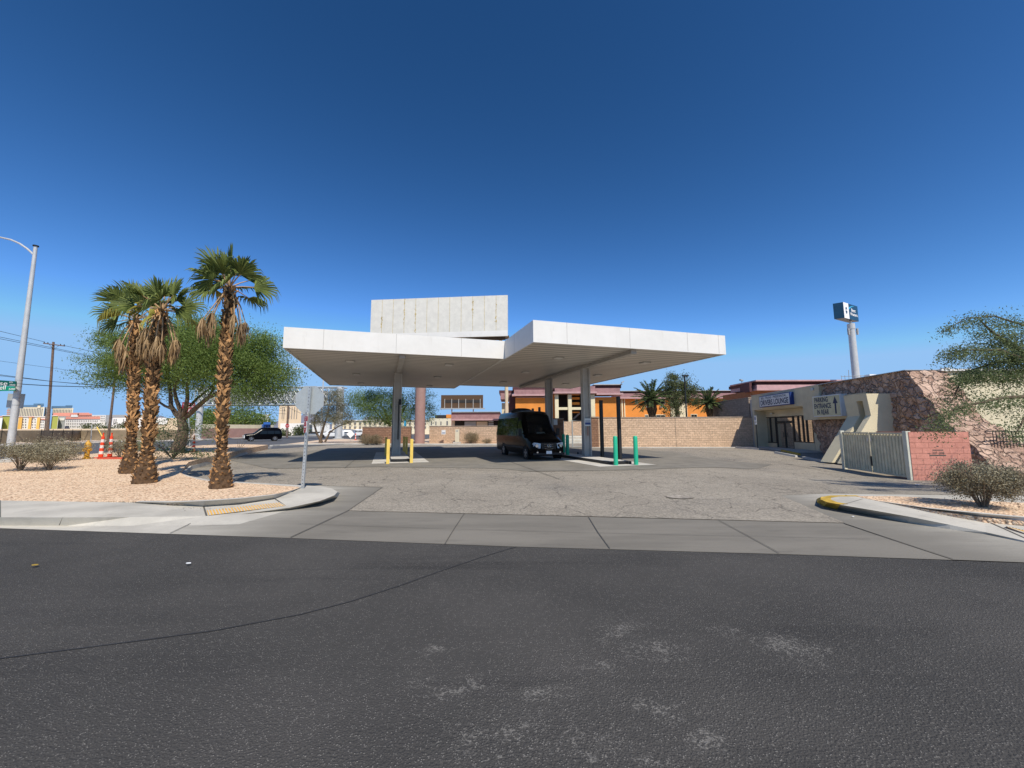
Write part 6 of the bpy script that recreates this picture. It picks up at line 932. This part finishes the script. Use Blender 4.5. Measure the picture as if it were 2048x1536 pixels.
# far concrete wall with pale top
a_, b_ = W(396, 870, 78), W(545, 870, 96); t = thing('concrete_wall', 'long mauve grey wall with a pale top behind the suv', 'wall', a_); A = Vector((a_.x, 78, 0)); Bv = Vector((b_.x, 96, 0)); mb = MB(); mb.prism([A, Bv, Bv+UP*2.1, A+UP*2.1], (0, .3, 0)); mb.build('lower_wall', 'maroon' if 0 else 'mauvec', t); mb = MB(); mb.prism([A+UP*2.1, Bv+UP*2.1, Bv+UP*2.9, A+UP*2.9], (0, .4, 0)); mb.build('pale_band', 'stucco2', t)
for o in (t,): pass
# gantry
t = thing('sign_gantry', 'grey steel truss sign gantry spanning the far road', 'gantry', W(540, 870, 72)); xl, xr = W(396, 870, 73), W(677, 870, 72); z1, z0_ = W(560, 775, 72).z, W(560, 809.5, 72).z
for q in (xl, xr): mb = MB(); mb.tube([(q.x, q.y, 0), (q.x, q.y, z1+.1)], .5 if q is xl else .62, 20); mb.build('column', 'lamp', t, smooth=True); mb = MB(); mb.lathe([(.95, 0), (.95, .2)], (q.x, q.y, 0), 16); mb.build('footing', 'kerb', t)
for y_ in (71.6, 73.4):
    mb = MB(); n = 12
    for z in (z0_, z1): mb.tube([(xl.x, y_, z), (xr.x+.6, y_, z)], .13, 6)
    for k in range(n+1):
        x = xl.x+(xr.x-xl.x)*k/n; mb.tube([(x, y_, z0_), (x, y_, z1)], .09, 5)
        if k < n: x2 = xl.x+(xr.x-xl.x)*(k+1)/n; mb.tube([(x, y_, z0_ if k % 2 else z1), (x2, y_, z1 if k % 2 else z0_)], .09, 5); mb.tube([(x, y_, z1 if k % 2 else z0_), (x2, y_, z0_ if k % 2 else z1)], .05, 5)
    mb.build('truss', 'galv', t)
mb = MB(); mb.box(W(410, 800, 74).x, W(655, 800, 74).x, 73.7, 73.8, z0_+.3, z1-.45); mb.build('sign_panel', 'bgrey', t)
# utility poles and wires
def upole(px, pyb, pyt, Y, label, arms, r=.18, pxt=None):
    a = W(px, 880, Y); b_ = Vector((a.x, Y, 0)); top_ = W(pxt or px, pyt, Y); t = thing('utility_pole', label, 'utility pole', b_); tz = Vector((top_.x, Y, top_.z)); mb = MB(); mb.tube([b_, tz], [r, r*.7], 10); mb.build('pole', 'wood', t, smooth=True)
    for (x0, y0, x1, y1) in arms:
        p, q = W(x0, y0, Y-.2), W(x1, y1, Y-.2); mb = MB(); mb.tube([p, q], .09, 6); ar = mb.build('crossarm', 'wood', t); mb = MB()
        for f_ in (.03, .2, .8, .97): c = p.lerp(q, f_); mb.tube([c, c+UP*.25], .06, 6)
        mb.build('insulator', 'blackm', ar)
        m_ = p.lerp(q, .5); mb = MB(); mb.tube([p.lerp(q, .25), m_-UP*.8, p.lerp(q, .75)], .03, 4); mb.build('brace', 'blackm', ar)
    return t
upole(94, 862, 684, 66, 'dark wooden utility pole with a crossarm behind the construction fence', [(87, 686.5, 129.5, 692)], .21, 107); upole(216, 886, 732, 52, 'pale wooden utility pole leaning near the leaning palms', [(211, 771.5, 226, 770.5)], .15, 233); upole(573.5, 876, 800, 88, 'brown utility pole left of the stop sign', [], .24, 577); upole(611, 872, 845, 70, 'short wooden post right of the stop sign post', [], .16, 612)
upole(88, 880, 829, 75, 'thin dark pole with a side arm in front of the apartment block', [], .1, 92)
def wire(pts, label, Y0, Y1, r=.028, sag=0.):
    n = len(pts); P = []
    for i, (x, y) in enumerate(pts): P.append(W(x, y, Y0+(Y1-Y0)*i/(n-1)))
    Q = []
    for i in range(n-1):
        for k in range(6): f_ = k/6; Q.append(P[i].lerp(P[i+1], f_)-UP*sag*math.sin(math.pi*f_))
    Q.append(P[-1]); mb = MB(); mb.tube(Q, r, 5); tag(mb.build('power_line', 'blackm'), label, 'power line', 'overhead wires across the left sky')
wire([(-300, 615), (0, 662.5), (90, 684)], 'topmost overhead wire running from the left edge to the crossarm', 40, 65); wire([(128, 691), (165, 699), (250, 716)], 'overhead wire continuing right from the wooden crossarm', 65, 60); wire([(-300, 625), (0, 674), (175, 710)], 'overhead wire just below the topmost one', 40, 62); wire([(-300, 627), (0, 677.5), (175, 712)], 'second overhead wire of the close pair below the topmost', 40, 62)
wire([(-200, 700), (0, 722), (215, 751)], 'faint single wire crossing the street lamp pole halfway up', 45, 62, .018); wire([(-200, 728), (0, 749.5), (105, 763), (214, 772)], 'upper wire of the bundle just above the street name signs', 45, 52); wire([(-200, 730), (0, 751.5), (105, 763), (214, 773)], 'lower wire of the bundle just above the street name signs', 45, 52); wire([(-200, 750), (40, 768), (105, 772), (214, 774.5)], 'thick cable passing level with the street name signs', 45, 52, .045)
wire([(233, 770), (330, 790), (420, 806), (573, 822)], 'drooping wire behind the tree trunks toward the brown pole', 52, 88); wire([(233, 774), (330, 800), (420, 815), (573, 828)], 'lower drooping wire behind the tree trunks toward the brown pole', 52, 88); wire([(577, 815), (600, 826), (660, 850)], 'wire slanting down right from the brown utility pole', 88, 80)
# street lamp seen over the canopy corner
q = W(641, 880, 60); z_ = W(640, 738, 60).z; b_ = Vector((q.x, 60, 0)); t = thing('street_lamp', 'slim grey street lamp with its arm showing left of the canopy corner', 'street lamp', b_); mb = MB(); mb.tube([b_, Vector((q.x, 60, z_))], [.14, .08], 8); mb.build('pole', 'lamp', t); e_ = W(592, 737, 60); mb = MB(); mb.tube([Vector((q.x, 60, z_)), e_], .05, 6); mb.build('arm', 'lamp', t); mb = MB(); mb.box(e_.x-.3, e_.x+.5, 59.8, 60.2, e_.z-.06, e_.z+.06); mb.build('lamp_head', 'letter', t)
t = thing('road_sign_back', 'white diamond sign back beside the far gantry column', 'road sign', W(701, 875, 60)); c = W(701, 868, 60); mb = MB(); mb.prism([c+Vector((x, 0, z)) for x, z in ((-.6, 0), (0, -.6), (.6, 0), (0, .6))], (0, .03, 0)); mb.build('panel', 'letter', t); mb = MB(); mb.tube([Vector((c.x, 60.05, 0)), c+Vector((0, .05, .3))], .03, 5); mb.build('post', 'steel', t)
t = thing('stop_sign', 'small red far stop sign facing left beside the brown utility pole', 'road sign', W(574, 880, 86)); c = W(574.5, 851.5, 80); mb = MB(); mb.prism([c+Vector((math.cos(a)*.42, 0, math.sin(a)*.42)) for a in [R_(22.5+45*k) for k in range(8)]], (0, .03, 0)); mb.build('octagon_panel', 'red', t); mb = MB(); mb.tube([Vector((c.x, 80.05, 0)), c], .03, 5); mb.build('post', 'steel', t); text('lettering', 'STOP', 'letter', t, c+Vector((-.3, -.005, -.1)), (1, 0, 0), UP, .2, .6)
cone(782, 884.5, 1.1, 'orange cone far behind beside the stone wall', z=.1) if 0 else cone(711, 880, 1.1, 'orange cone far behind beside the white diamond sign', 0, 2, z=.1)
for k, (px, py, Y, rx, rz) in enumerate(((600, 862, 120, 2.5, 1.6), (560, 868, 110, 1.8, 1.), (190, 856, 130, 4, 1.4), (250, 857, 130, 3, 1.8), (545, 868, 105, 2, .9))):
    c = W(px, py, Y); lb = ('bush in front of the white louvred building', 'low green bush beside the blue tarp trailer', 'dark green bush at the end of the coral roofed hotel', 'dark green bush between the utility pole and palms', 'second low green bush right of the black suv')[k]; t = thing('bush', lb, 'bush', Vector((c.x, Y, 0))); leaves('foliage', clumps(c, (rx, rx, rz), 24, 900, 1.4), .5, 'leafd', t, .6)
mb = MB(); P_ = [(-2600, 0)]; 
for k in range(60): P_.append((-2600+k*60, 60+40*math.sin(k*.7)+30*math.sin(k*1.9)))
mb.add([Vector((x, 2600, -5)) for x, z in P_]+[Vector((x, 2700, z)) for x, z in P_]+[Vector((x, 3000, -5)) for x, z in P_], [(i, i+1, i+62, i+61) for i in range(60)]+[(i+61, i+62, i+123, i+122) for i in range(60)]); ST('hills', mb, 'hill')
# loose stones strayed from the beds
random.seed(12); mb = MB()
def pebble(c, r): mb.add([c+Vector((r*random.uniform(.7, 1.2)*math.cos(a), r*random.uniform(.7, 1.2)*math.sin(a), 0)) for a in (0, 1.25, 2.5, 3.77, 5)]+[c+UP*r*.8], [(0, 1, 5), (1, 2, 5), (2, 3, 5), (3, 4, 5), (4, 0, 5)])
for _ in range(200):
    f_ = random.random(); px = 30+560*f_; yb = 1003+3*math.sin(px*.02)+(8 if 300 < px < 480 else 0)-(px > 480)*(px-480)*.16; c = q3(px, yb+abs(random.gauss(0, 3)), .15 if px < 300 else .1); pebble(c, random.uniform(.006, .014))
for _ in range(160): pebble(G(random.uniform(380, 600), random.uniform(962, 975)-.0, .03), random.uniform(.01, .02))
for _ in range(200): px = random.uniform(1760, 2048); pebble(q3(px, 1003+(px-1760)*.12+abs(random.gauss(0, 5)), .13), random.uniform(.006, .014))
for _ in range(60): pebble(G(random.uniform(700, 1700), random.uniform(1000, 1036), .02), random.uniform(.003, .007))
for _ in range(60): pebble(G(1360+random.gauss(20, 35), 998+random.gauss(3, 4), .02), random.uniform(.005, .011))
tag(mb.build('loose_gravel', 'patch'), 'small stones strayed from the gravel beds onto the paving', 'gravel', kind='stuff')
# litter
for px, py, s_, m, lb in ((70, 1130, .025, 'kyel', 'yellow dead leaf lying on the street at the left'), (377, 1126.5, .02, 'letter', 'white paper scrap lying on the street'), (1706, 1003+30, .015, 'letter', 'tiny white paper bit on the right driveway flare'), (1835, 969, .06, 'letter', 'white scrap on the asphalt before the pink wall')):
    c = G(px, py, .03); mb = MB(); mb.prism([c+Vector((math.cos(a)*s_*1.6, math.sin(a)*s_, 0)) for a in (0, 1, 2.2, 3.3, 4.4, 5.5)], UP*.006); tag(mb.build('paper_scrap' if m == 'letter' else 'dead_leaf', m), lb, 'litter')
# ------------------------------------------------------------------ LIGHT
tosun = Vector((.335, -.775, 1.02)).normalized(); el = math.asin(tosun.z); az = math.atan2(tosun.x, tosun.y)
w = bpy.data.worlds.new('World'); sc.world = w; w.use_nodes = True; n = w.node_tree; bg = n.nodes['Background']; sk = n.nodes.new('ShaderNodeTexSky'); sk.sky_type = 'NISHITA'; sk.sun_disc = False; sk.sun_elevation = el; sk.sun_rotation = az; sk.altitude = 600; sk.air_density = 1.0; sk.dust_density = .3; sk.ozone_density = 3.; bg.inputs[1].default_value = .085
sp_ = n.nodes.new('ShaderNodeSeparateColor'); n.links.new(sk.outputs[0], sp_.inputs[0]); cb_ = n.nodes.new('ShaderNodeCombineColor')
for i_, (a_, g_, k_, mx_) in enumerate(((.057, 2.0, .0170, .30), (.100, 1.66, .073, .545), (.198, 1.72, .222, .90))):   # deep desert sky: stronger gradient per channel
    v_ = mth(n, 'MULTIPLY', mth(n, 'POWER', mth(n, 'MULTIPLY', sp_.outputs[i_], .085/a_), g_), k_/.085); n.links.new(mth(n, 'MINIMUM', v_, mx_/.085), cb_.inputs[i_])
n.links.new(cb_.outputs[0], bg.inputs[0])
sl_ = bpy.data.lights.new('sun', 'SUN'); sl_.energy = 4.9; sl_.angle = R_(.53); sl_.color = (1., .93, .81); so = bpy.data.objects.new('sun', sl_); COL.objects.link(so); so.rotation_euler = (-tosun).to_track_quat('-Z', 'Y').to_euler(); so.location = (0, 0, 50)
sc.render.engine = 'CYCLES'; sc.view_settings.view_transform = 'Standard'; sc.view_settings.look = 'None'; sc.view_settings.exposure = 0; sc.view_settings.gamma = 1
sc.cycles.max_bounces = 6; sc.cycles.transparent_max_bounces = 8
